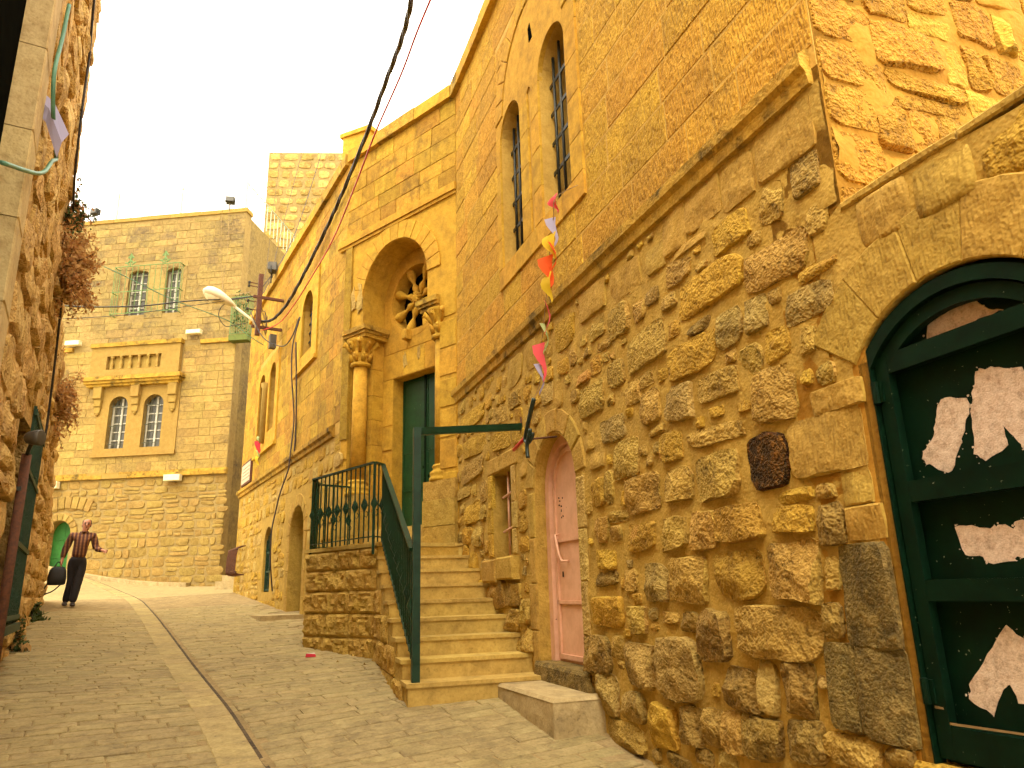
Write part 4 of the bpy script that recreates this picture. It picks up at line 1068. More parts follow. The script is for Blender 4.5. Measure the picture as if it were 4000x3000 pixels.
# ------------------------------------------------------------------ tall house on the left (L)
lh=thing('rubble_house','eroded rubble house at the left edge with a large iron grille','house',tuple(FL@Vector((2,0,.8))))
grO=[(.57,1.33),(2.45,1.33),(2.45,3.45),(.57,3.6)]
wnO=[(5.42,2.6),(7.2,2.6),(7.2,9.0),(5.42,9.0)]
outL=[(14,-1.0),(-8.9,-1.0),(-8.85,1.6),(-7.6,2.95),(-4.9,4.5),(-2.7,5.55),(-1.0,6.2),(.65,6.4),(.65,11.5),(8.2,11.5),(8.2,7.0),(14,7.0)]  # stretch behind the camera is unseen, its height set for the light
obj('wall_core',slab(outL,[grO,wnO],.6),M['mortarL'],lh,FL)
bk=MB(); bk.box(.7,8.2,-6,-.6,-1,11.4); bk.box(8.2,14,-6,-.6,-1,6.9); bk.box(-7.4,.7,-3,-.6,-1,2.4); obj('rear_mass',bk,M['mortarL'],lh,FL)
def inL(x,z):
    t=[(-8.85,1.6),(-7.6,2.95),(-4.9,4.5),(-2.7,5.55),(-1.0,6.2),(.65,6.4)]
    if x>.65: return z<11.4
    for (a,b),(c,d) in zip(t,t[1:]):
        if a<=x<=c: return z<b+(d-b)*(x-a)/(c-a)+.03
    return False
coursed(lh,'rubble_stone',FL,-8.8,.66,.6,6.5,.36,.30,.70,.075,[M['wallL'],M['wallL'],M['mortarL'],M['wallL']],12000,[(.45,2.58,1.2,3.7)],inL,14,3,4,.015)
coursed(lh,'rubble_stone',FL,.66,7.5,1.6,11.4,.42,.36,.85,.075,[M['wallL'],M['wallL'],M['mortarL'],M['wallL']],13000,[(.45,2.58,1.2,3.7),(5.0,7.4,2.4,9.2)],inL,14,3,4,.015)
# corner of the tall part: rough projecting stones against the sky
z=6.4; k=0
while z<11.4:
    h=rnd.uniform(.3,.5); w=rnd.uniform(.5,.8)
    piece(lh,'rubble_stone',rock(.65+w/2-.08-rnd.uniform(0,.06),z+h/2,w,h,.07,15000+k,14,4,4,0),M['wallL'],FL,True); z+=h; k+=1
# dressed jamb of the near opening
z=2.5
while z<9.2:
    h=rnd.uniform(.5,.9)
    piece(lh,'jamb_stone',MB().prism([(5.02,z+.004),(5.44,z+.004),(5.44,z+h-.004),(5.02,z+h-.004)],-.25,.05,.015),M['jambL'],FL); z+=h
obj('window',MB().box(5.44,7.2,-.3,-.14,2.6,9.0),M['void'],lh,FL)
# large grille
gl=obj('window',MB().box(.57,2.45,-.25,-.18,1.33,3.6),M['void'],lh,FL); gl['label']='large green iron grille in the rubble wall'
for k in range(13):
    xx=.62+k*.148
    obj('grille_bar',MB().bar((xx,.12,1.30),(xx,.12,3.58-.05*k/13),.03,.03,(1,0,0)),M['iron_green'],gl,FL)
for zz in (1.36,2.1,2.85,3.45): obj('grille_rail',MB().bar((.55,.135,zz),(2.47,.135,zz),.025,.05),M['iron_green'],gl,FL)
obj('grille_sill',MB().box(.45,2.6,-.2,.16,1.20,1.29),M['iron_green'],gl,FL)
# ------------------------------------------------------------------ house at the end of the street (F)
fh=thing('stone_house','tall pale stone house closing the end of the street','house',(PF.x-3,PF.y,1.9))
def fw(x0,x1,z0,z1,y=.012,name='ashlar_block',mat='far',c=.005,yb=-.03):
    piece(fh,name,MB().prism([(x0,z0),(x1,z0),(x1,z1),(x0,z1)],yb,y,c),M[mat],FF)
fdoor=arch(5.12,5.90,2.2,3.58,.40)
w1=arch(3.68,4.32,6.20,7.60,.33); w2=arch(2.45,3.12,6.20,7.60,.33); u1=arch(3.50,4.20,10.75,12.25,.14); u2=arch(2.30,2.86,10.75,12.25,.14)
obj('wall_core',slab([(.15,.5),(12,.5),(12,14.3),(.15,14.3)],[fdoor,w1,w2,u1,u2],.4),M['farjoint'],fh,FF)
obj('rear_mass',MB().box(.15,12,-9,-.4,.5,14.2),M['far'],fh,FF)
obj('alley_wall',MB().box(-7,.14,-3.6,-3.2,.5,10.5),M['far'],fh,FF)  # added wall closing off the alley, put in to darken it
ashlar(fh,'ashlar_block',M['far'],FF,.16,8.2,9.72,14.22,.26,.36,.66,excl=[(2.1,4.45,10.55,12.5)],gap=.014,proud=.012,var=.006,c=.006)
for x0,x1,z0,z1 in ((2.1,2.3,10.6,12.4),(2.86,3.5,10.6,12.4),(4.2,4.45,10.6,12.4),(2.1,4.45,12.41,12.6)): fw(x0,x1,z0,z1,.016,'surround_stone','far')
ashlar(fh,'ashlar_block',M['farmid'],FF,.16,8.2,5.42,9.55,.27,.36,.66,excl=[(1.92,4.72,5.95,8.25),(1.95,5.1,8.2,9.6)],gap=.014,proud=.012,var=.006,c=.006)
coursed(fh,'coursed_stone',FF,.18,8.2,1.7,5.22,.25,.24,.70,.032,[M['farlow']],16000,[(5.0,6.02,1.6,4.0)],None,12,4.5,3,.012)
voussoirs(fh,'voussoir',M['farlow'],FF,5.3,2.4,1.95,2.32,12,112,16,-.02,.062,gap=.012,c=.015)
obj('window_surround',slab([(1.92,5.95),(4.72,5.95),(4.72,8.25),(1.92,8.25)],[w1,w2],.06,.035),M['fardress'],fh,FF)
obj('sill',MB().box(1.9,4.75,-.02,.09,5.93,6.05),M['fardress'],fh,FF)
for z0,z1,o in ((5.22,5.34,.10),(5.34,5.42,.06)): 
    x=.12
    while x<8:
        w=rnd.uniform(.8,1.3); fw(x,x+w-.01,z0,z1,o,'string_course_stone','string' if rnd.random()<.5 else 'fardress',.006); x+=w
x=.12
while x<8:
    w=rnd.uniform(.8,1.3)
    if x+w<2.0 or x>4.9: fw(x,x+w-.01,9.56,9.70,.09,'string_course_stone','string',.006)
    x+=w
# balustrade panel over the windows
obj('panel',slab([(1.98,8.55),(5.08,8.55),(5.08,9.72),(1.98,9.72)],[[(2.62,8.82),(4.52,8.82),(4.52,9.28),(2.62,9.28)]],.16,.16),M['fardress'],fh,FF)
obj('panel_back',MB().box(2.6,4.54,-.01,.03,8.8,9.3),M['fardress'],fh,FF)
obj('panel_cap',MB().box(1.94,5.12,-.02,.22,9.6,9.74),M['string'],fh,FF)
for k in range(6):
    cx=2.78+k*.316
    obj('baluster',MB().lathe([(.06,8.82),(.06,8.86),(.035,8.90),(.06,8.98),(.062,9.02),(.03,9.12),(.035,9.2),(.06,9.23),(.06,9.28)],(cx,.10,0),10),M['fardress'],fh,FF,True)
obj('shelf',MB().box(1.80,5.22,-.02,.34,8.42,8.55).box(1.86,5.16,-.02,.28,8.33,8.419).box(1.92,5.1,-.02,.2,8.25,8.329),M['string'],fh,FF)
for cx in (2.12,3.40,4.70):
    m=MB(); m.prism([(cx-.14,7.85),(cx+.14,7.85),(cx+.15,8.25),(cx-.15,8.25)],0,.20,.02); m.prism([(cx-.12,7.6),(cx+.12,7.6),(cx+.13,7.85),(cx-.13,7.85)],0,.14,.02); m.prism([(cx-.09,7.38),(cx+.09,7.38),(cx+.11,7.6),(cx-.11,7.6)],0,.10,.02); m.lathe([(.01,7.28),(.06,7.33),(.05,7.38)],(cx,.05,0),8)
    obj('corbel',m,M['fardress'],fh,FF)
def fwin(x0,x1,z0,sp,rise,fan=True):
    w=obj('window',MB().prism(arch(x0-.01,x1+.01,z0-.01,sp,rise+.01),-.26,-.22),M['glass_g'],fh,FF)
    f=MB(); cx=(x0+x1)/2
    for xx,t in ((x0+.025,sp),(cx,sp+rise*.9),(x1-.025,sp)): f.box(xx-.03,xx+.03,-.22,-.18,z0,t)
    for k in range(6): zz=z0+.02+(sp-z0)*k/5; f.box(x0,x1,-.22,-.185,zz-.016,zz+.016)
    obj('casement',f,M['white_wood'],w,FF)
    b=MB()
    for k in range(5): xx=x0+(x1-x0)*(k+.5)/5; b.box(xx-.006,xx+.006,-.08,-.068,z0,sp+rise*math.sqrt(max(0,1-((xx-cx)/((x1-x0)/2))**2)))
    for zz in (z0+.15,z0+.75,sp): b.box(x0,x1,-.085,-.065,zz,zz+.02)
    obj('grille',b,M['bar_far'],w,FF)
    return w
fwin(3.68,4.32,6.20,7.60,.33); fwin(2.45,3.12,6.20,7.60,.33); fwin(3.50,4.20,10.75,12.25,.14); fwin(2.30,2.86,10.75,12.25,.14)
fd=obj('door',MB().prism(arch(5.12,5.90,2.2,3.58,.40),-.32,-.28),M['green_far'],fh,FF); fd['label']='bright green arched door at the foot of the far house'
obj('door_batten',MB().box(5.13,5.89,-.28,-.26,2.85,2.9).box(5.13,5.89,-.28,-.26,3.4,3.45).box(5.5,5.52,-.28,-.27,2.2,3.95),M['green_far'],fd,FF)
voussoirs(fh,'voussoir',M['farlow'],FF,5.51,3.58,.41,.62,0,180,9,-.02,.05,c=.012)
x=.1
while x<8.4:
    w=rnd.uniform(.8,1.2); piece(fh,'coping_stone',MB().box(x,x+w-.01,-.4,.05,14.28,14.42+rnd.uniform(-.01,.01)),M['fardress'],FF); x+=w
# green window cage
cg=MB()
for k in range(12):
    xx=2.22+k*.21
    cg.bar((xx,.30,10.72),(xx,.30,12.42),.014); 
for zz in (10.72,11.5,12.42):
    cg.bar((2.2,.30,zz),(4.55,.30,zz),.022); cg.bar((2.2,0,zz),(2.2,.30,zz),.022); cg.bar((4.55,0,zz),(4.55,.30,zz),.022)
for k in range(2):
    for e in (2.2,4.55): cg.bar((e,.1+.1*k,10.72),(e,.1+.1*k,12.42),.012)
for cx in (2.75,4.0):
    for sgn in (-1,1):
        pts=[(cx+sgn*(.02+.22*t)*math.cos(t*4.5),.30,12.45+.34*(1-t)+.06*math.sin(t*9)) for t in [i/14 for i in range(15)]]
        cg.tube(pts,.022,5)
    cg.tube([(cx,.30,12.42),(cx,.30,12.85)],.02,5); cg.tube([(cx-.1,.3,12.72),(cx,.3,12.88),(cx+.1,.3,12.72)],.025,5)
obj('window_cage',cg,M['green_cage'],fh,FF)
# kerb along its foot
x=1.0
while x<6.4:
    w=.9; p0=FF@Vector((x,.0,0)); p1=FF@Vector((x+w,0,0)); z0=ground(p0.x,p0.y-.2); z1=ground(p1.x,p1.y-.2)
    m=MB().add([(x,.0,z0-.3),(x+w-.01,.0,z1-.3),(x+w-.01,.28,z1-.3),(x,.28,z0-.3),(x,.0,z0+.10),(x+w-.01,.0,z1+.10),(x+w-.01,.28,z1+.09),(x,.28,z0+.09)],[(4,5,6,7),(3,2,6,7),(0,3,7,4),(1,2,6,5)])
    piece(street,'kerb_stone',m,M['concrete'],FF); x+=w
# ------------------------------------------------------------------ tower behind
tw=thing('stone_tower','square rough stone tower rising behind the church roof','tower',(-7,28,10))
FT=frame(Vector((-10.3,28.0,0)),Vector((-1,-.05,0)).normalized(),-Vector((.05,-1,0)).normalized()*-1)
ta,tn=az(86.5)
FT=frame(Vector((-10.32,28.0,0)),-ta,Vector((tn.x,tn.y,0))) if (-ta).cross(tn).z>0 else frame(Vector((-10.32,28.0,0)),-ta,-tn)
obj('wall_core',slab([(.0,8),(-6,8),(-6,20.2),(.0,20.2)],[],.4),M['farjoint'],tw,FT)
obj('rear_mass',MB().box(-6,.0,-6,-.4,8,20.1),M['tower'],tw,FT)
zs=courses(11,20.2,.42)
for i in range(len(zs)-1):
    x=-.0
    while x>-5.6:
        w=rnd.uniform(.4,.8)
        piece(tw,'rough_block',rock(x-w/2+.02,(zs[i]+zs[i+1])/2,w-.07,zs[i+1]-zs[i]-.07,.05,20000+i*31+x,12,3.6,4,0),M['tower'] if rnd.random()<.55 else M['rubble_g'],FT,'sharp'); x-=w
# stub on the church roof
obj('roof_stub',MB().add([(p.x,p.y,z) for z in (8.9,10.6) for p in (Vector((-3.35,13.2,0)),Vector((-2.75,12.95,0)),Vector((-2.35,13.6,0)),Vector((-2.95,13.9,0)))],[(0,1,5,4),(1,2,6,5),(2,3,7,6),(3,0,4,7),(4,5,6,7)]),M['dressed'],church,FI)
obj('roof_stub_cap',MB().add([(p.x,p.y,z) for z in (10.603,10.70) for p in (Vector((-3.42,13.2,0)),Vector((-2.74,12.88,0)),Vector((-2.28,13.6,0)),Vector((-2.95,13.97,0)))],[(0,1,5,4),(1,2,6,5),(2,3,7,6),(3,0,4,7),(4,5,6,7),(3,2,1,0)]),M['dressed'],church,FI)
# ------------------------------------------------------------------ outside staircase and landing
def P2(s,lat): return aA*s+nA*lat
stair=thing('stone_staircase','pale stone staircase of nine steps with rock-faced side wall','staircase',(-.5,8,.6))
Z0=.57
for i in range(9):
    y=i*.332; zt=Z0+.17*(i+1)
    wr=1.30+.0*i
    tread=obj('step',MB().box(-.0,wr,y-.018,y+.36 if i<8 else y+.34,zt-.035,zt),M['tread'],stair,FS)
    obj('riser',MB().box(.02,wr,y,y+.03,zt-.17 if i else zt-.30,zt-.036),M['tread'],tread,FS)
# solid under the flight (stepped side)
sd=MB(); prof=[(0.01,.2)]
for i in range(9): prof+= [(i*.332+.012,Z0+.17*i if i else .2),(i*.332+.012,Z0+.17*(i+1)-.04)]
prof+=[(9*.332,Z0+.17*9-.04),(9*.332,.2)]
n=len(prof)
sd.add([(.015,y,z) for y,z in prof]+[(1.25,y,z) for y,z in prof],[(k,(k+1)%n,(k+1)%n+n,k+n) for k in range(n)]+[tuple(range(n)),tuple(reversed(range(n,2*n)))])
obj('flight_core',sd,M['rustic'],stair,FS)
L1=FS@Vector((.02,2.45,0)); L2=P2(10.53,.83); L3=P2(11.0,.96); L4=P2(11.40,1.78)
L1.z=L2.z=L3.z=L4.z=0
land=[L1,L2,L3,L4,PA+aB*1.0-nB*.0,PA,FS@Vector((1.3,2.7,0))]
lm=MB(); n=len(land)
lm.add([(p.x,p.y,.3) for p in land]+[(p.x,p.y,2.05) for p in land],[(k,(k+1)%n,(k+1)%n+n,k+n) for k in range(n)]+[tuple(range(n,2*n))])
obj('landing_core',lm,M['mortar'],stair,FI)
ctr=sum((p for p in land),Vector())/n
def grow(p,q): return p+(p-ctr).normalized()*q
ls=MB(); top=[grow(p,.04) if i<4 else p for i,p in enumerate(land)]
ls.add([(p.x,p.y,2.053) for p in top]+[(p.x,p.y,2.10) for p in top],[(k,(k+1)%n,(k+1)%n+n,k+n) for k in range(n)]+[tuple(range(n,2*n)),tuple(reversed(range(n)))])
obj('landing_slab',ls,M['tread'],stair,FI)
# rock-faced blocks
def rustic(x0,x1,z0,z1,fr,seed,pr=.042):
    nx=max(6,int((x1-x0)/.028)); nz=max(5,int((z1-z0)/.028))
    m=MB(); vs=[]
    for j in range(nz+1):
        for i in range(nx+1):
            u,v=i/nx,j/nz
            e=min(1,min(u,1-u)*(x1-x0)/.022)*min(1,min(v,1-v)*(z1-z0)/.022)
            x=x0+(x1-x0)*u; z=z0+(z1-z0)*v
            y=.012+e*pr*(.65+.75*noise.noise(Vector((x*9+seed,z*9,seed)))+.6*noise.noise(Vector((x*20+seed,z*26,seed)))+.35*noise.noise(Vector((x*46+seed,z*46,seed))))
            vs.append((x,y,z))
    m.add(vs,[(j*(nx+1)+i,j*(nx+1)+i+1,(j+1)*(nx+1)+i+1,(j+1)*(nx+1)+i) for j in range(nz) for i in range(nx)])
    b=[(x0,-.02,z0),(x1,-.02,z0),(x1,-.02,z1),(x0,-.02,z1)]
    c=[0,nx,(nz+1)*(nx+1)-1,nz*(nx+1)]; o=len(m.v); m.v.extend(b)
    for k in range(4): m.f.append((c[k],c[(k+1)%4],o+(k+1)%4,o+k))
    piece(stair,'rock_faced_block',m,M['rustic'],fr,'sharp')
dx=(L2-L1); ln=dx.length; dx.normalize(); FR=frame(L1,dx,Vector((-dx.y,dx.x,0)))
if (FR@Vector((0,1,0))-FR@Vector((0,0,0))).dot(ctr-L1)>0: FR=frame(L2,-dx,Vector((dx.y,-dx.x,0)))
zz=[.45,.72,.99,1.27,1.54,1.80,2.04]
for j in range(6):
    x=0.0; cuts=[0]
    while cuts[-1]<ln-.25: cuts.append(cuts[-1]+rnd.uniform(.36,.68))
    cuts[-1]=ln
    if j%2: cuts=[0]+[ln-c for c in reversed(cuts[:-1])][0:]
    cuts=sorted(set(round(c,3) for c in cuts)); cuts=[cuts[0]]+[c for c,p in zip(cuts[1:],cuts) if c-p>.14]; cuts[-1]=ln
    for a,b in zip(cuts,cuts[1:]): rustic(a+.004,b-.004,zz[j]+.004,zz[j+1]-.004,FR,100+j*17+a)
d2=(L3-L2); l2=d2.length; d2.normalize()
FS2=frame(Vector((-0.99,6.77,0))+xS*.015,-aS,-xS)   # left flank of the flight
for j in range(5):
    z0,z1=zz[j],zz[j+1]
    y0=max(0,(z1-Z0)/.17*.332-.05)
    x=2.46
    while x>y0+.12:
        w=min(rnd.uniform(.35,.6),x-y0)
        rustic(-x+.004,-(x-w)-.004,z0+.004,z1-.004,FS2,300+j*7+x,.03); x-=w
# ------------------------------------------------------------------ railing
rail=thing('stair_railing','dark green iron railing with leaf ornaments on stairs and landing','railing',tuple(FS@Vector((.05,0,.6))))
RB=[PA+aB*2.05-nB*.30, P2(10.97,.98), P2(10.47,.86), P2(8.93,1.45), FS@Vector((.06,2.40,0))]
for p in RB: p.z=0
topz=3.05
hr=MB()
for a,b in zip(RB,RB[1:]): hr.bar((a.x,a.y,topz),(b.x,b.y,topz),.05,.022)
sb=Vector(FS@Vector((.06,.12,0))); sb.z=0
e0=Vector((RB[-1].x,RB[-1].y,topz)); e1=Vector((sb.x,sb.y,topz-.17/.332*2.28))
hr.bar(e0,e1,.05,.03)
obj('handrail',hr,M['green_rail'],rail,FI)
lr=MB()
for a,b in zip(RB,RB[1:]): lr.bar((a.x,a.y,2.16),(b.x,b.y,2.16),.03,.012)
g0=Vector((RB[-1].x,RB[-1].y,2.16)); g1=Vector((sb.x,sb.y,2.16-.17/.332*2.28)); lr.bar(g0,g1,.03,.014)
obj('bottom_rail',lr,M['green_rail'],rail,FI)
def orn(mb,p):
    mb.tube([p+Vector((0,0,-.09)),p+Vector((.012,0,-.04)),p+Vector((.028,0,.0)),p+Vector((.014,0,.05)),p+Vector((0,0,.10))],[.004,.014,.022,.014,.004],5)
    mb.tube([p+Vector((0,0,-.09)),p+Vector((-.012,.01,-.04)),p+Vector((-.028,.014,.0)),p+Vector((-.014,.01,.05)),p+Vector((0,0,.10))],[.004,.014,.022,.014,.004],5)
    mb.tube([p+Vector((0,0,-.12)),p+Vector((.03,0,-.15)),p+Vector((.05,0,-.10)),p+Vector((.03,0,-.07))],.006,5)
def bal(p,zb,zt,k):
    b=obj('baluster',MB().bar((p.x,p.y,zb),(p.x,p.y,zt),.016),M['green_rail'],rail,FI)
    if k%2==0:
        m=MB(); orn(m,Vector((p.x,p.y,(zb+zt)/2-.02))); obj('leaf_ornament',m,M['green_rail'],b,FI)
k=0
for a,b in zip(RB,RB[1:]):
    n=max(1,round((b-a).length/.115))
    for i in range(n):
        bal(a.lerp(b,i/n),2.10,topz-.01,k); k+=1
n=20
for i in range(n+1):
    t=i/n; p=e0.lerp(e1,t); bal(Vector((p.x,p.y,0)),g0.lerp(g1,t).z-.06,p.z-.012,k); k+=1
for q in (RB[2],RB[3]):
    obj('standard',MB().bar((q.x,q.y,1.95),(q.x,q.y,topz),.03),M['green_rail'],rail,FI)
# ------------------------------------------------------------------ tall post with cross beam
gf=thing('post_and_beam','tall dark green steel post with a cross beam into the wall at the stair foot','post',(-.925,6.88,.57))
obj('post',MB().box(-.035,.035,-.035,.035,.50,3.02),M['green_rail'],gf,frame(Vector((-.925,6.88,0)),xS,aS))
bw=FA@Vector((7.06,.0,3.15)); bp=Vector((-.925,6.88,2.985))
obj('beam',MB().bar(bp,bw,.05,.07),M['green_rail'],gf,FI)
obj('base_plate',MB().box(-.06,.10,-.06,.06,.56,.585),M['rust'],gf,frame(Vector((-.925,6.88,0)),xS,aS))
obj('wall_bracket',MB().bar(bw+Vector((0,0,-.06)),bw+Vector((0,0,.10)),.05,.03),M['rust'],gf,FI)
# ------------------------------------------------------------------ concrete doorstep
ds=MB()
pts=[(5.47,.0),(6.69,.0),(6.70,.46),(5.46,.42)]
poly=[FA@Vector((x,y,0)) for x,y in pts]
nx=14
def face_grid(a,b,za0,za1,zb0,zb1,n=10,m=4,amp=.008,seed=0):
    vs=[];d=(b-a).normalized();nn=Vector((d.y,-d.x,0))
    for j in range(m+1):
        for i in range(n+1):
            u,v=i/n,j/m
            p=a.lerp(b,u); z=(za0+(zb0-za0)*u)*(1-v)+(za1+(zb1-za1)*u)*v
            o=amp*noise.noise(Vector((p.x*5,p.y*5,z*7+seed)))
            if (u in (0,1)) or v==1: o-=.006
            vs.append(p+nn*o+ZUP*z)
    return vs,[(j*(n+1)+i,j*(n+1)+i+1,(j+1)*(n+1)+i+1,(j+1)*(n+1)+i) for j in range(m) for i in range(n)]
zt=.70
p0=FA@Vector((5.46,.43,0)); p1=FA@Vector((6.70,.47,0)); p2=FA@Vector((6.70,-.01,0)); p3=FA@Vector((5.46,-.01,0))
c=.025
for a,b in ((p0,p3),(p1,p0)):
    vs,fs=face_grid(a,b,.2,zt-c,.2,zt-c); ds.add(vs,fs)
ins=lambda p,q,r:p+((q-p).normalized()+(r-p).normalized())*c
t0=ins(p0,p1,p3);t1=ins(p1,p0,p2)
ds.add([p0+ZUP*(zt-c),p1+ZUP*(zt-c),t1+ZUP*zt,t0+ZUP*zt],[(0,1,2,3)])
ds.add([p0+ZUP*(zt-c),t0+ZUP*zt,p3+(p2-p3).normalized()*c+ZUP*zt,p3+ZUP*(zt-c)],[(0,1,2,3)])
ds.add([t0+ZUP*zt,t1+ZUP*zt,p2+ZUP*zt,p3+(p2-p3).normalized()*c+ZUP*zt],[(0,1,2,3)])
o=obj('doorstep_block',ds,M['concrete'],None,FI)
tag(o,'chipped concrete doorstep block below the pink door','doorstep')
# ------------------------------------------------------------------ cables
def cable(name,pts,r,mat,label,m=6,n=6):
    o=obj(name,MB().tube(catmull(pts,m),r,n),M[mat],None,FI,True)
    return tag(o,label,'cable',None,'thing')
tw_pts=[(-.80,5.9,7.8),(-1.02,6.92,8.14),(-1.29,7.92,8.45),(-1.7,9.06,8.70),(-2.22,10.27,8.68),(-2.97,11.8,8.50),(-3.47,12.66,8.25),(-4.22,13.84,7.84),(-4.79,14.67,7.56),(-5.33,15.4,7.50),(-5.71,15.76,7.59)]
path=catmull(tw_pts,14)
tc=thing('twisted_cable','thick twisted black power cable sagging down to the rusty pole','cable',tuple(path[-1]))
for k in range(3):
    pts=[]
    for i,p in enumerate(path):
        d=(path[min(i+1,len(path)-1)]-path[max(i-1,0)]).normalized()
        s=d.cross(ZUP).normalized(); u=s.cross(d); a=i*.33+k*2.094
        pts.append(p+(s*math.cos(a)+u*math.sin(a))*.018)
    obj('strand',MB().tube(pts,.017,6),M['cable' if k else 'cable_br'],tc,FI,True)
cable('red_cable',[(-.55,6.1,7.8),(-.74,6.5,7.74),(-.97,6.95,7.65),(-1.25,7.59,7.60),(-1.73,8.47,7.39),(-2.19,9.48,7.28),(-2.87,10.93,7.15),(-3.58,12.24,7.07),(-4.38,13.75,7.11),(-5.02,14.88,7.2),(-5.70,15.76,7.37)],.011,'cable_red','thin red cable running beside the twisted black one')
cable('drop_cable',[(-3.45,13.35,9.25),(-3.62,13.30,8.95),(-3.70,13.30,8.4),(-3.53,13.32,7.94),(-3.50,13.34,7.6),(-3.76,13.65,7.24),(-4.15,14.30,7.17),(-4.38,14.42,7.3),(-4.31,14.45,7.37),(-4.26,14.48,7.21)],.011,'cable','black cable hanging in a loop from the church roof edge')
cable('wall_wire',[(-1.96,11.30,9.25),(-2.29,11.45,8.53),(-2.55,11.62,7.91),(-2.93,12.20,7.52),(-3.33,12.68,7.13)],.006,'cable_tan','thin tan wire slanting across the wall above the portal')
cable('downlead',[(-4.36,14.22,7.08),(-4.46,14.16,6.45),(-4.45,14.16,5.82),(-4.41,14.19,5.37),(-4.37,14.21,4.85),(-4.40,14.17,4.08),(-4.42,14.17,3.86),(-4.56,14.22,3.45),(-4.65,14.29,3.11),(-4.70,14.26,2.7),(-4.69,14.27,2.13),(-4.66,14.39,1.6)],.014,'cable_br','brown cable running down the far wing to the pavement')
cable('feeder',[(-4.40,14.16,6.5),(-4.36,14.24,5.5),(-4.33,14.24,4.6),(-4.34,14.24,4.2)],.016,'cable_br','short stiff brown conduit beside the downlead')
cable('drooping_cable',[(-5.93,15.63,7.78),(-5.55,15.45,7.1),(-5.04,15.22,6.79),(-4.68,14.74,6.81),(-4.40,14.28,7.08)],.012,'cable','black cable drooping from the pole to the downlead')
def lpt(s,zz,o=.06): return tuple(FL@Vector((-s,o,zz)))
cable('house_cable',[lpt(-3.0,9.3,.12),lpt(-2.64,8.63,.1),lpt(-2.1,8.18,.1),lpt(-2.0,7.56,.1),lpt(-1.6,6.81,.1),lpt(-.93,6.58,.1),lpt(-.6,6.3,.1),lpt(-.8,5.78,.1),lpt(-.55,5.34,.1),lpt(-.3,4.95,.1),lpt(-.15,4.65,.1),lpt(.07,3.98,.1),lpt(.1,3.7,.1)],.016,'cable','dark cable hanging down the corner of the left house')
cable('street_span',[(-7.77,11.81,6.47),(-7.70,12.51,6.72),(-7.36,13.63,7.18),(-6.86,14.63,7.68),(-6.33,15.4,8.02),(-5.95,15.75,8.22)],.014,'cable','upper black cable crossing the street in front of the far house')
cable('street_span',[(-7.73,11.83,6.23),(-7.48,13.13,6.79),(-7.02,14.43,7.45),(-5.97,15.74,8.2)],.007,'cable','lower thin black cable crossing the street in front of the far house')
cable('green_span',[(-7.5,12.42,7.48),(-7.4,13.05,7.54),(-7.03,14.19,7.53),(-6.48,15.09,7.5),(-6.23,15.50,7.45),(-5.98,15.72,7.25),(-5.69,15.95,7.08)],.009,'cable_gr','green cable crossing the street from the dry bush to the pole')
cable('coiled_cable',[(-6.40,15.36,7.92),(-6.50,15.30,7.75),(-6.51,15.3,7.55),(-6.38,15.37,7.36),(-6.19,15.48,7.42),(-6.0,15.6,7.5)],.009,'cable','loop of black cable hanging below the street lamp')
cable('guy_wire',[(-6.35,20.0,14.8),(-6.35,18.83,12.0),(-6.1,17.2,9.3),(-5.85,15.95,8.3)],.007,'cable_br','left brown wire rising from the pole past the tower')
cable('guy_wire',[(-5.54,19.32,14.33),(-5.65,18.1,11.6),(-5.75,17.23,10.0),(-5.8,15.9,8.5)],.010,'cable_br','right brown wire rising from the pole past the tower')
cable('guy_wire',[(-7.2,20.67,15.9),(-7.0,19.63,12.5),(-6.5,18.0,9.9),(-5.9,16.0,8.6)],.004,'cable_br','faintest wire rising from the pole above the far house')
def fpt(x,y,z): return tuple(FF@Vector((x,y,z)))
cable('roof_wire',[fpt(.75,.1,14.6),fpt(.5,.4,12.6),fpt(.3,.8,11.0),(-6.0,15.9,8.4)],.006,'cable_tan','pale wire dropping from the far house floodlight to the pole')
cable('facade_wire',[fpt(1.0,.06,14.2),fpt(.9,.05,12.5),fpt(.62,.06,10.5),fpt(.55,.05,9.0),fpt(.4,.06,7.9),fpt(-.1,.3,7.75)],.006,'cable_tan','thin pale wire trailing down the right side of the far house')
cable('alley_wire',[(-7.15,19.3,8.0),(-7.2,19.4,6.5),(-7.25,19.45,5.4)],.007,'cable_tan','pale wire hanging in front of the dark alley')
# ------------------------------------------------------------------ rusty pole with cross arms
pole=thing('utility_pole','rusty iron pole with cross arms bracketed to the far wing','pole',(-5.78,15.72,7.3))
FPl=frame(Vector((-5.78,15.72,0)),aC,-nC)
obj('pole_tube',MB().box(-.05,.05,-.05,.05,7.25,8.75),M['rust'],pole,FPl)
for zz,x0,x1 in ((8.15,-.62,.12),(7.42,-.62,.12)): obj('cross_arm',MB().box(-.03,.03,-.60,.14,zz,zz+.06),M['rust'],pole,FPl)
for zz in (8.42,8.50,7.85,8.05):
    a=obj('insulator_arm',MB().bar((0,.0,zz),(0,.28,zz+.01),.018),M['rust'],pole,FPl)
    obj('insulator',MB().lathe([(.015,zz-.03),(.032,zz-.02),(.02,zz),(.032,zz+.02),(.015,zz+.04)],(0,.25,0),8),M['iron'],a,FPl,True)
obj('fuse_box',MB().box(-.08,.08,-.42,-.28,6.98,7.30),M['grey_metal'],pole,FPl)
for k in range(5):
    pts=[Vector((rnd.uniform(-.05,.05),.10*math.cos(t+k)+rnd.uniform(-.03,.03)-.1,7.55+.28*math.sin(t*1.3+k)+.05*k)) for t in [0,.9,1.8,2.7,3.6,4.5]]
    obj('loose_wire',MB().tube(catmull(pts,4),.008,5),M['cable' if k%2 else 'cable_tan'],pole,FPl,True)
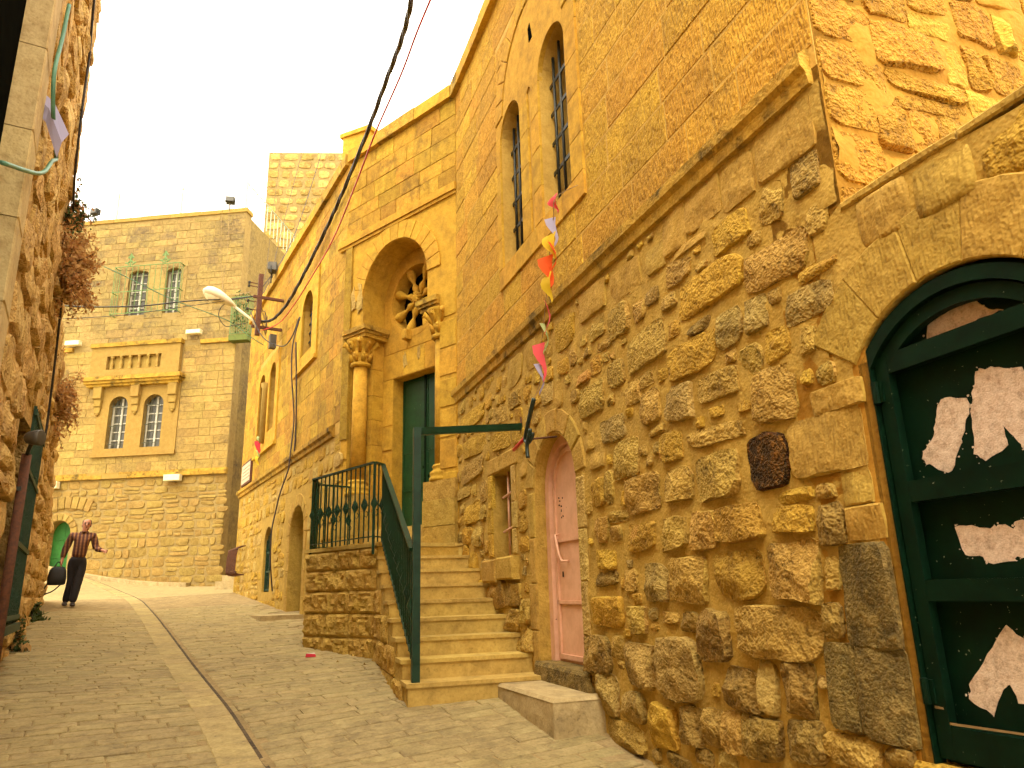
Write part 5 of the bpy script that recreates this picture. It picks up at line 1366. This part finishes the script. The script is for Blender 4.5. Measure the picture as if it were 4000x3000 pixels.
# ------------------------------------------------------------------ street lamp
lamp=thing('street_lamp','cream cobra-head street lamp on a grey arm below the rusty pole','street lamp',(-5.87,15.66,7.5))
obj('lamp_arm',MB().tube([(-5.78,15.70,7.35),(-5.87,15.66,7.58),(-6.27,15.44,7.88)],.032,8),M['lampshell'],lamp,FI,True)
hd=MB(); a0=Vector((-6.22,15.47,7.86)); a1=Vector((-6.84,15.11,8.14)); dd=(a1-a0).normalized(); ss=dd.cross(ZUP).normalized(); uu=ss.cross(dd)
rings_=[(0,.035,.035),(.08,.07,.06),(.2,.11,.10),(.4,.15,.15),(.6,.18,.18),(.8,.18,.17),(.93,.14,.12),(1.0,.04,.03)]
nn=12; vs=[]
for t,w,h in rings_:
    c=a0.lerp(a1,t)
    for k in range(nn):
        a=2*math.pi*k/nn; vs.append(c+ss*w*math.cos(a)+uu*h*(math.sin(a) if math.sin(a)>0 else .55*math.sin(a)))
hd.add(vs,[(i*nn+k,i*nn+(k+1)%nn,(i+1)*nn+(k+1)%nn,(i+1)*nn+k) for i in range(len(rings_)-1) for k in range(nn)])
obj('lamp_head',hd,M['lampshell'],lamp,FI,True)
ld_=MB(); vs=[]
for t,w,h in ((.42,.09,.08),(.52,.14,.15),(.75,.14,.15),(.9,.08,.08)):
    c=a0.lerp(a1,t)
    for k in range(nn):
        a=2*math.pi*k/nn; vs.append(c-uu*.02+ss*w*math.cos(a)+uu*h*min(0,math.sin(a)))
ld_.add(vs,[(i*nn+k,i*nn+(k+1)%nn,(i+1)*nn+(k+1)%nn,(i+1)*nn+k) for i in range(3) for k in range(nn)])
obj('lamp_lens',ld_,M['cream'],lamp,FI,True)
# ------------------------------------------------------------------ floodlights
def flood(label,p,d,mat='grey_metal',s=1.0):
    t=thing('floodlight',label,'floodlight',tuple(p),'floodlights on roof edges'); p=Vector(p); d=Vector(d).normalized(); fr=frame(p,d.cross(ZUP).normalized(),d)
    fr=frame(p,Vector((d.y,-d.x,0)).normalized(),Vector((d.x,d.y,0)).normalized())
    obj('housing',MB().prism([(-.14*s,.06*s),(.14*s,.06*s),(.14*s,.26*s),(-.14*s,.26*s)],-.12*s,.08*s,.02),M[mat],t,fr)
    obj('lens',MB().box(-.12*s,.12*s,.08*s,.09*s,.08*s,.24*s),M['glass_g'],t,fr)
    obj('bracket',MB().bar((-.16*s,0,.15*s),(-.16*s,0,-.02),.02).bar((.16*s,0,.15*s),(.16*s,0,-.02),.02).bar((-.16*s,0,-.02),(.16*s,0,-.02),.025).bar((0,0,-.02),(0,0,-.25*s),.03),M['iron'],t,fr)
flood('small dark floodlight on the church roof edge above the rusty pole',(-5.80,16.45,9.10),(-.9,-.2,0))
flood('small floodlight at the right end of the far house parapet',tuple(FF@Vector((.75,.05,14.62))),(.2,-1,0),'iron')
flood('small floodlight at the left end of the far house parapet',tuple(FF@Vector((5.78,.05,14.62))),(-.3,-1,0),'iron')
# ------------------------------------------------------------------ cream light boxes on the far house
for label,x0,x1,z0,z1 in (('cream box light under the lower string course, right of the arch',1.54,2.07,5.05,5.24),('cream box light on the upper string course right of the carved panel',1.30,1.80,9.86,10.0),('cream box light on the upper string course left of the carved panel',5.54,6.05,9.74,9.90),('small cream box light above the green door of the far house',5.63,5.90,4.98,5.20)):
    t=thing('box_light',label,'wall light',tuple(FF@Vector(((x0+x1)/2,.1,z0))),'cream box lights on the far house')
    obj('housing',MB().prism([(x0,z0),(x1,z0),(x1,z1),(x0,z1)],.10,.26,.015),M['cream'],t,FF)
    obj('bracket',MB().box((x0+x1)/2-.03,(x0+x1)/2+.03,.0,.10,z0+.03,z0+.09),M['iron'],t,FF)
# ------------------------------------------------------------------ railing on the far house roof
rr1=thing('roof_railing','pale green roof railing along the far house parapet','railing',tuple(FF@Vector((3,.0,14.42))))
def rpost(x,y,h): obj('upright',MB().box(x-.025,x+.025,y-.025,y+.025,14.40,14.40+h),M['rail_pale'],rr1,FF)
for x,y in ((.22,-.05),(2.6,-.05),(5.0,-.05),(7.4,-.05),(.22,-4.5),(.22,-8.5)): rpost(x,y,1.08)
for i in range(28): y=-.2-i*.3; obj('picket',MB().box(.21,.23,y,y+.03,14.42,15.42),M['rail_pale'],rr1,FF)
obj('top_wire',MB().tube([(.22,-.05,15.46),(2.6,-.05,15.44),(5,-.05,15.47),(7.4,-.05,15.45)],.012,5).tube([(.22,-.05,15.46),(.22,-8.5,15.46)],.02,5).tube([(.22,-.05,14.47),(7.4,-.05,14.47)],.008,4),M['rail_pale'],rr1,FF)
# balcony cage beside the far house corner
bc=thing('balcony_cage','narrow green caged balcony at the right corner of the far house','balcony',tuple(FF@Vector((-.05,.1,9.6))))
m=MB()
for k in range(9):
    xx=.24-k*.075; m.bar((xx,.30,9.72),(xx,.30,11.0),.012); 
for k in range(4): m.bar((.26,.05+k*.08,9.72),(.26,.05+k*.08,11.0),.012); m.bar((-.36,.05+k*.08,9.72),(-.36,.05+k*.08,11.0),.012)
for zz in (9.74,10.4,11.0): m.bar((-.36,.30,zz),(.26,.30,zz),.02); m.bar((-.36,0,zz),(-.36,.3,zz),.02)
obj('cage_bars',m,M['green_cage'],bc,FF)
obj('apron',MB().box(-.38,.27,.0,.32,9.5,9.7),M['green_apron'],bc,FF)
gv=MB()
for i in range(260):
    c=Vector((rnd.uniform(-.33,.22),rnd.uniform(.05,.34),rnd.uniform(9.75,11.2))); a=Vector((rnd.uniform(-1,1),rnd.uniform(-1,1),rnd.uniform(-1,1))).normalized()*.06; b=Vector((rnd.uniform(-1,1),rnd.uniform(-1,1),rnd.uniform(-1,1))).normalized()*.03
    gv.add([c-a,c+b,c+a,c-b],[(0,1,2,3)])
obj('creeper',gv,M['leaf_green'],bc,FF)
# steps up the alley between church and far house
al=thing('alley_steps','short worn steps up the dark alley between church and far house','steps',(-7.9,21.2,1.8))
for i in range(6):
    fr=frame(Vector((-7.95+.05*i,20.9+.34*i,0)),Vector((1,-.15,0)).normalized(),Vector((.15,1,0)).normalized())
    obj('step',MB().box(-.45,1.3,0,.36,1.5,1.95+.17*i),M['concrete'],al,fr)
# iron window cage on the far wing
wc=thing('window_cage','bulging rusty iron window cage low on the far wing','window cage',tuple(FC@Vector((8.3,.1,2.05))))
for k in range(9):
    xx=7.62+k*.16; obj('cage_bar',MB().tube(catmull([(xx,.02,2.72),(xx,.20,2.66),(xx,.24,2.3),(xx,.22,2.08),(xx,.02,2.03)],3),.013,5),M['rust'],wc,FC,True)
for zz in (2.66,2.10): obj('cage_rail',MB().bar((7.58,.21,zz),(8.94,.21,zz),.02,.03),M['rust'],wc,FC)
pq=thing('wall_plaque','framed pale plaque fixed to the far wing above the string course','plaque',tuple(FC@Vector((8.1,.05,4.3))))
obj('plaque_frame',MB().box(7.5,8.72,.0,.06,4.28,4.86),M['rust'],pq,FC); obj('plaque_face',MB().box(7.56,8.66,.06,.066,4.33,4.81),M['plaque'],pq,FC)
tx=MB()
for r_ in range(4):
    x=8.5
    while x>7.7:
        w=rnd.uniform(.05,.14); tx.box(x-w,x,.066,.0675,4.42+.09*r_,4.45+.09*r_); x-=w+.04
obj('faded_print',tx,M['cable_tan'],pq,FC)
# ------------------------------------------------------------------ strings of pennants
def pennants(name,label,fr,line,flags):
    t=thing(name,label,'bunting',tuple(fr@Vector(line[-1])))
    obj('cord',MB().tube(catmull(line,4),.004,4),M['cable_tan'],t,fr)
    for p,w,l,mat,tw in flags:
        p=Vector(p); m=MB(); vs=[]; N=5
        for j in range(N+1):
            v=j/N; ww=w*.78*(1-v)
            for i in range(3):
                u=i/2-.5
                vs.append(p+Vector((u*ww*math.cos(tw+v*.8),u*ww*math.sin(tw+v*.8)+.03*math.sin(v*5+tw),-l*v+.02*math.sin(u*5+v*4))))
        m.add(vs,[(j*3+i,j*3+i+1,j*3+4+i,j*3+3+i) for j in range(N) for i in range(2)])
        obj('pennant',m,M[mat],t,fr,True)
BL=[(5.30,.05,5.0),(5.243,.3,4.80),(5.313,.3,4.643),(5.388,.3,4.495),(5.479,.3,4.204),(5.565,.3,3.96),(5.649,.3,3.738),(5.74,.3,3.52),(5.79,.3,3.25),(5.82,.35,3.12)]
pennants('pennant_string','string of bright coloured pennants hanging from the big barred window',FA,BL,
 [((5.28,.3,4.83),-.16,.16,'f_pink',.3),((5.33,.3,4.64),-.13,.26,'f_lav',1.2),((5.375,.31,4.50),-.20,.24,'f_yel',.5),((5.36,.3,4.42),-.16,.28,'f_ora',2.3),((5.46,.31,4.33),-.20,.30,'f_ora',.8),((5.50,.3,4.18),-.20,.28,'f_yel',.2),((5.56,.3,3.95),-.16,.32,'f_pink',2.6),((5.62,.3,3.76),-.12,.28,'f_grn',2.2),((5.72,.3,3.60),-.15,.34,'f_pink',1.0),((5.74,.31,3.42),-.12,.28,'f_lav',2.0)])
pennants('pennant_string','short string of faded pennants hanging from the far wing windows',FC,[(6.3,.05,5.3),(6.2,.12,5.1),(6.2,.12,4.8),(6.25,.12,4.45)],
 [((6.2,.14,5.16),.16,.14,'f_grn',.4),((6.2,.14,5.04),.22,.34,'f_red',.9),((6.2,.14,4.82),.12,.24,'f_grn',2.0),((6.22,.14,4.68),.15,.24,'f_yel',.5)])
lc=thing('hanging_cloth','folded lavender cloth hanging from the left house jamb','cloth',lpt(-5.1,5.5,.15))
c8=[(-3.93,5.25,5.69),(-3.82,5.31,5.60),(-3.70,5.38,5.33),(-3.75,5.35,5.08),(-3.85,5.29,5.39),(-3.92,5.25,5.48)]
c9=[(p[0]*.5+q[0]*.5+.02,p[1]*.5+q[1]*.5-.05,p[2]*.5+q[2]*.5) for p,q in ((c8[0],c8[5]),(c8[1],c8[4]),(c8[2],c8[3]))]
obj('cloth_sheet',MB().add(c8+c9,[(0,1,7,6),(1,2,8,7),(6,7,4,5),(7,8,3,4)]),M['f_lav'],lc,FI)
# ------------------------------------------------------------------ hoses
hs=[lpt(-5.0,6.6,.10),lpt(-5.1,6.15,.10),lpt(-5.25,5.72,.10),lpt(-5.1,5.45,.12),lpt(-4.75,5.35,.14),lpt(-4.5,5.35,.14),lpt(-4.8,5.15,.14),lpt(-5.3,4.75,.12),lpt(-6.2,4.3,.0)]
tag(obj('green_hose',MB().tube(catmull(hs,6),.017,7),M['cable_gr'],None,FI,True),'green hose looped around the pale jamb of the left house','hose')
hp=[(5.816,.35,3.12),(5.921,.35,3.00),(6.05,.34,2.87),(6.09,.34,2.80),(6.02,.34,2.765),(5.93,.34,2.79),(5.90,.34,2.83)]
hz=thing('bent_pipe','bent dark green pipe with a red end sticking from the wall beside the beam','pipe',tuple(FA@Vector((6.0,.1,2.8))))
obj('bent_tube',MB().tube(catmull(hp,5),.020,7),M['hose_dk'],hz,FA,True)
obj('hanging_tube',MB().tube(catmull([(5.90,.36,2.86),(5.96,.36,2.79),(6.0,.36,2.72),(5.985,.36,2.62)],5),.018,7),M['hose_dk'],hz,FA,True)
obj('red_end',MB().tube([(6.56,.28,2.80),(6.1,.32,2.84)],.018,7),M['cable_red'],hz,FA,True)
obj('stay',MB().tube([(6.15,0,2.86),(6.05,.34,2.80)],.010,5),M['rust'],hz,FA,True)
# downpipe and lamp on the left house
dp=thing('downpipe','dark rusty downpipe beside the iron grille on the left house','pipe',lpt(-3.0,.8,.1))
obj('pipe',MB().tube([lpt(-2.75,2.95,.13),lpt(-2.85,.6,.13)],.045,8),M['rust'],dp,FI,True)
for zz in (1.4,2.6): obj('pipe_clip',MB().bar(lpt(-2.8,zz,0),lpt(-2.8,zz,.13),.03,.04),M['iron'],dp,FI)
wl=thing('wall_lamp','small dark spotlight on top of the left house downpipe','lamp',lpt(-1.2,3.3,.2))
obj('lamp_body',MB().lathe([(.03,-.08),(.06,-.05),(.075,.02),(.08,.08),(.07,.085)],lpt(-3.0,3.08,.18),10,'x'),M['grey_metal'],wl,FI,True)
obj('lamp_stem',MB().tube([lpt(-2.75,2.93,.13),lpt(-2.85,3.0,.15),lpt(-2.95,3.06,.18)],.02,6),M['iron'],wl,FI,True)
# ------------------------------------------------------------------ dry bushes and weeds
def bush(name,label,o,rad,nb,nl,mats,seed,hang=.3,fr=FL,cat='shrub',leaf=.045):
    rg=random.Random(seed); o=Vector(o); t=thing(name,label,cat,tuple(fr@o))
    st=MB(); lf=[MB() for _ in mats]
    for b in range(nb):
        d=Vector((rg.gauss(-.2,.7),abs(rg.gauss(.7,.5)),rg.gauss(.15,.6))).normalized()
        ln=rg.uniform(.5,1.0); p=o.copy(); pts=[p.copy()]
        for k in range(5):
            d=(d+Vector((rg.gauss(0,.22),rg.gauss(0,.22),rg.gauss(0,.22)-hang*.25*k/4))).normalized()
            p=p+Vector((d.x*rad[0],d.y*rad[1],d.z*rad[2]))*ln/5; pts.append(p.copy())
        st.tube(pts,[.014,.011,.009,.007,.005,.003],4)
        for i in range(nl):
            k=rg.uniform(.6,4.99); q=pts[int(k)].lerp(pts[int(k)+1],k-int(k))+Vector((rg.gauss(0,.06)*rad[0],rg.gauss(0,.06)*rad[1],rg.gauss(0,.06)*rad[2]))
            a=Vector((rg.gauss(0,1),rg.gauss(0,1),rg.gauss(0,1))).normalized(); b_=a.cross(Vector((rg.gauss(0,1),rg.gauss(0,1),rg.gauss(0,1)))).normalized(); L=leaf*rg.uniform(.6,1.3)
            rg.choice(lf).add([q-a*L,q+b_*L*.45,q+a*L,q-b_*L*.45],[(0,1,2,3)])
    obj('stem',st,M['twig'],t,fr)
    for m_,mt in zip(lf,mats): obj('foliage',m_,M[mt],t,fr)
bush('dry_bush','large dry brown bush growing out of the left wall top',(.95,.0,5.75),(.85,.62,.95),56,130,('leaf_dry','leaf_dry2'),3,.5,FL,'shrub',.032)
bush('dry_bush','upright tuft of dry bush at the corner above the largest bush',(.9,.0,6.5),(.5,.4,.7),18,70,('leaf_dry','leaf_green'),8,.2,FL,'shrub',.032)
bush('dry_bush','thin dry brown bush trailing lower on the left wall',(-2.6,.0,4.75),(.8,.5,1.2),34,100,('leaf_dry','leaf_dry2'),5,1.0,FL,'shrub',.03)
bush('weed','small green weed at the foot of the left wall',(-4.1,.05,1.28),(.35,.3,.4),16,22,('leaf_green',),6,.2,FL,'weed',.05)
bush('weed','dusty weed clump below the iron grille',(-.3,.05,.98),(.3,.25,.5),14,26,('leaf_green','leaf_dry2'),7,.2,FL,'weed',.05)
# ------------------------------------------------------------------ litter
p=Vector((-2.52,9.35,0)); p.z=ground(p.x,p.y)+.004
pk_=thing('litter_packet','crumpled red and white packet lying beside the staircase wall','litter',tuple(p))
fr=frame(p,Vector((.9,.3,0)).normalized(),Vector((-.3,.9,0)).normalized())
obj('packet',MB().add([(-.06,-.035,0),(.06,-.03,0),(.055,.04,0),(-.06,.03,0),(-.055,-.03,.04),(.05,-.025,.03),(.05,.03,.045),(-.05,.025,.03)],[(0,1,5,4),(1,2,6,5),(2,3,7,6),(3,0,4,7)]),M['f_red'],pk_,fr)
obj('packet_top',MB().add([(-.055,-.03,.041),(.05,-.025,.031),(.05,.03,.046),(-.05,.025,.031)],[(0,1,2,3)]),M['undershirt'],pk_,fr)
for i,(x,y) in enumerate(((-2.1,8.95),(-1.75,8.75))):
    z=ground(x,y); o=obj('pebble',MB().add([(x-.02,y,z),(x+.02,y-.01,z),(x+.015,y+.02,z),(x,y+.005,z+.025)],[(0,1,3),(1,2,3),(2,0,3)]),M['rubble_d'],None,FI)
    tag(o,('left' if i==0 else 'right')+' of two tiny dark pebbles below the staircase wall','pebble')
# ------------------------------------------------------------------ walking man
MX,MY=-9.40,15.85
MZ=ground(MX,MY)
tocam=Vector((-MX,-MY,0)).normalized(); rightp=Vector((-tocam.y,tocam.x,0))   # picture right as seen from the camera
rightp=Vector((tocam.y,-tocam.x,0)) if Vector((tocam.y,-tocam.x,0)).x>0 else rightp
FM=frame(Vector((MX,MY,MZ)),rightp,-tocam if rightp.cross(-tocam).z>0 else tocam)   # x right, y away, z up
man=thing('person','balding man in brown striped shirt and dark trousers walking down the street','person',(MX,MY,MZ))
def skin(name,chains,mat,sub=2,root=0):
    vs=[];es=[];rs=[];idx={}
    for ch in chains:
        prev=None
        for p,r in ch:
            key=tuple(round(c,4) for c in p)
            if key not in idx: idx[key]=len(vs); vs.append(p); rs.append(r if isinstance(r,tuple) else (r,r))
            i=idx[key]
            if prev is not None and prev!=i: es.append((prev,i))
            prev=i
    me=bpy.data.meshes.new(name); me.from_pydata(vs,es,[]); o=bpy.data.objects.new(name,me); col.objects.link(o)
    md=o.modifiers.new('s','SKIN'); md.use_smooth_shade=True
    for i,sv in enumerate(me.skin_vertices[0].data):
        sv.radius=rs[i]; sv.use_root=(i==root)
    md2=o.modifiers.new('u','SUBSURF'); md2.levels=sub; md2.render_levels=sub
    dg=bpy.context.evaluated_depsgraph_get(); m2=bpy.data.meshes.new_from_object(o.evaluated_get(dg))
    bpy.data.objects.remove(o); bpy.data.meshes.remove(me)
    m2.name=name; m2.materials.clear(); m2.materials.append(mat)
    m2.polygons.foreach_set('use_smooth',[True]*len(m2.polygons))
    return m2
# joints in metres (x picture-right, y away from the camera, z up)
hipc=(.09,.0,.98)
sL=(-.075,.02,1.455); sR=(.325,.0,1.455); eL=(-.165,.05,1.17); hL=(-.205,-.02,.92); eR=(.405,-.03,1.17); hR=(.545,-.25,1.13)
neck=(.145,-.01,1.52); head=(.17,-.03,1.68)
hand=lambda c,sg:[[(c,(.030,.024)),((c[0]+.012*sg,c[1]-.005,c[2]-.05),(.036,.020))]]
def hand_chains(w,d,sd):
    """palm and five fingers from wrist w along direction d, sd = sideways"""
    w,d,sd=Vector(w),Vector(d).normalized(),Vector(sd).normalized(); nn=d.cross(sd)
    palm=w+d*.055; ch=[[(tuple(w),(.026,.022)),(tuple(palm),(.036,.019))]]
    for k,(o,L) in enumerate(((-.028,.070),(-.010,.080),(.010,.075),(.028,.060))):
        a=palm+d*.025+sd*o; b=a+d*L*.5+nn*.012; c=b+d*L*.25+nn*.035
        ch.append([(tuple(palm),(.036,.019)),(tuple(a),.011),(tuple(b),.010),(tuple(c),.008)])
    a=w+d*.03-sd*.035; ch.append([(tuple(w),(.026,.022)),(tuple(a),.013),(tuple(a+d*.035-sd*.018+nn*.02),.010)])
    return ch
bodych=[[(hipc,(.11,.08)),((.10,.0,1.15),(.125,.09)),((.12,0,1.35),(.15,.105)),((.135,0,1.46),(.09,.075)),(neck,(.056,.06)),((.158,-.02,1.60),(.060,.068)),(head,(.078,.092)),((.174,-.03,1.76),(.072,.088)),((.174,-.02,1.80),(.045,.055))],
 [((.135,0,1.46),(.09,.075)),(sL,.058),(eL,.044),(hL,.028)],[((.135,0,1.46),(.09,.075)),(sR,.058),(eR,.044),(hR,.028)],
 [(hipc,(.13,.10)),((.01,.0,.94),(.09,.09)),((.02,.03,.52),.058),((-.06,.10,.10),.04)],[(hipc,(.13,.10)),((.17,0,.94),(.09,.09)),((.135,-.04,.53),.058),((.08,-.10,.09),.04)]]
bodych+=hand_chains(hL,(-.05,-.1,-1),(0,1,0))+hand_chains(hR,(.55,-.7,-.25),(.3,.2,1))
body=obj('body',skin('body',bodych,M['skin'],2),None,man,FM)
# face on the head
fc=MB(); fc.tube([(.168,-.118,1.705),(.168,-.132,1.675),(.168,-.140,1.655),(.168,-.118,1.645)],[.010,.013,.018,.012],8)
obj('nose',fc,M['skin'],body,FM,True)
for sg in (-1,1):
    obj('ear',MB().lathe([(.005,-.012),(.026,-.006),(.030,.004),(.015,.010)],(.172+sg*.083,-.02,1.675),10,'x'),M['skin'],body,FM,True)
    obj('eye',MB().lathe([(.002,-.006),(.012,-.003),(.012,.003),(.002,.006)],(.170+sg*.032,-.113,1.698),8,'y'),M['hair'],body,FM,True)
    obj('brow',MB().bar((.170+sg*.016,-.118,1.722),(.170+sg*.052,-.108,1.720),.012,.010),M['hair'],body,FM)
obj('mouth',MB().bar((.146,-.112,1.618),(.192,-.112,1.618),.008,.008),M['rust'],body,FM)
hair=MB(); nn=14; vs=[]
for j,(zz,f) in enumerate(((1.64,1.05),(1.70,1.07),(1.75,1.05),(1.79,.85))):
    for k in range(nn):
        a=R(-20+220*k/(nn-1)); vs.append((.174+.083*f*math.cos(a),-.012+.092*f*math.sin(a),zz))
hair.add(vs,[(j*nn+k,j*nn+k+1,(j+1)*nn+k+1,(j+1)*nn+k) for j in range(3) for k in range(nn-1)])
obj('hair',hair,M['hair'],man,FM,True)
shirt=[[((.085,0,.95),(.19,.135)),((.10,.0,1.10),(.205,.155)),((.12,0,1.30),(.21,.145)),((.132,0,1.43),(.165,.11)),((.142,-.005,1.505),(.075,.075))],
 [((.132,0,1.43),(.165,.11)),(sL,.088),(eL,.072),((-.20,-.005,.98),.052)],[((.132,0,1.43),(.165,.11)),(sR,.088),(eR,.070),((.52,-.21,1.14),.050)]]
obj('shirt',skin('shirt',shirt,M['shirt'],2),None,man,FM)
obj('collar',MB().lathe([(.075,1.495),(.088,1.52),(.080,1.545)],(.146,-.01,0),12),M['shirt'],man,FM,True)
obj('undershirt',MB().prism([(.10,1.44),(.18,1.44),(.20,1.53),(.085,1.53)],-.125,-.085),M['undershirt'],man,FM)
tr=[[((.092,.0,1.075),(.19,.138)),((.09,0,.93),(.19,.135))],
 [((.09,0,.93),(.19,.135)),((.005,.0,.84),(.12,.12)),((.03,.03,.52),.098),((-.045,.10,.075),.078)],[((.09,0,.93),(.19,.135)),((.165,0,.84),(.12,.12)),((.135,-.04,.53),.098),((.083,-.11,.065),.078)]]
obj('trousers',skin('trousers',tr,M['trouser'],2),None,man,FM)
for (x,y,z) in ((-.06,.10,.0),(.085,-.12,.0)):
    gz=ground(*(FM@Vector((x,y,0)))[:2])-MZ
    obj('shoe',skin('shoe',[[((x,y+.06,gz+.06),(.055,.058)),((x+.005,y-.04,gz+.055),(.055,.052)),((x+.012,y-.15,gz+.042),(.056,.038)),((x+.014,y-.21,gz+.036),(.04,.028))]],M['shoe'],2),None,man,FM)
bag=thing('shoulder_bag','black shoulder bag with trailing strap held low by the walking man','bag',tuple(FM@Vector((-.25,0,.4))))
bb=MB(); vs=[]
for j,(zz,w,d) in enumerate(((.44,.13,.04),(.46,.165,.075),(.60,.17,.085),(.74,.15,.07),(.80,.11,.045),(.815,.06,.02))):
    for k in range(12):
        a=2*math.pi*k/12; ca,sa=math.cos(a),math.sin(a); r=(abs(ca)**4+abs(sa)**4)**(-.25)
        vs.append((-.25+w*r*ca+.02*(zz-.6),-.03+d*r*sa,zz))
bb.add(vs,[(j*12+k,j*12+(k+1)%12,(j+1)*12+(k+1)%12,(j+1)*12+k) for j in range(5) for k in range(12)]+[tuple(range(11,-1,-1)),tuple(range(60,72))])
obj('bag_body',bb,M['bag'],bag,FM,True)
obj('bag_handle',MB().tube(catmull([(-.33,-.03,.78),(-.27,-.03,.90),(-.225,-.03,.885),(-.18,-.03,.78)],4),.012,6),M['bag'],bag,FM,True)
obj('bag_strap',MB().tube(catmull([(-.37,-.03,.52),(-.44,-.05,.40),(-.50,-.05,.28),(-.54,-.06,.20),(-.44,-.06,.26),(-.30,-.05,.32),(-.17,-.03,.45)],4),.014,5),M['bag'],bag,FM,True)
flush_pieces()
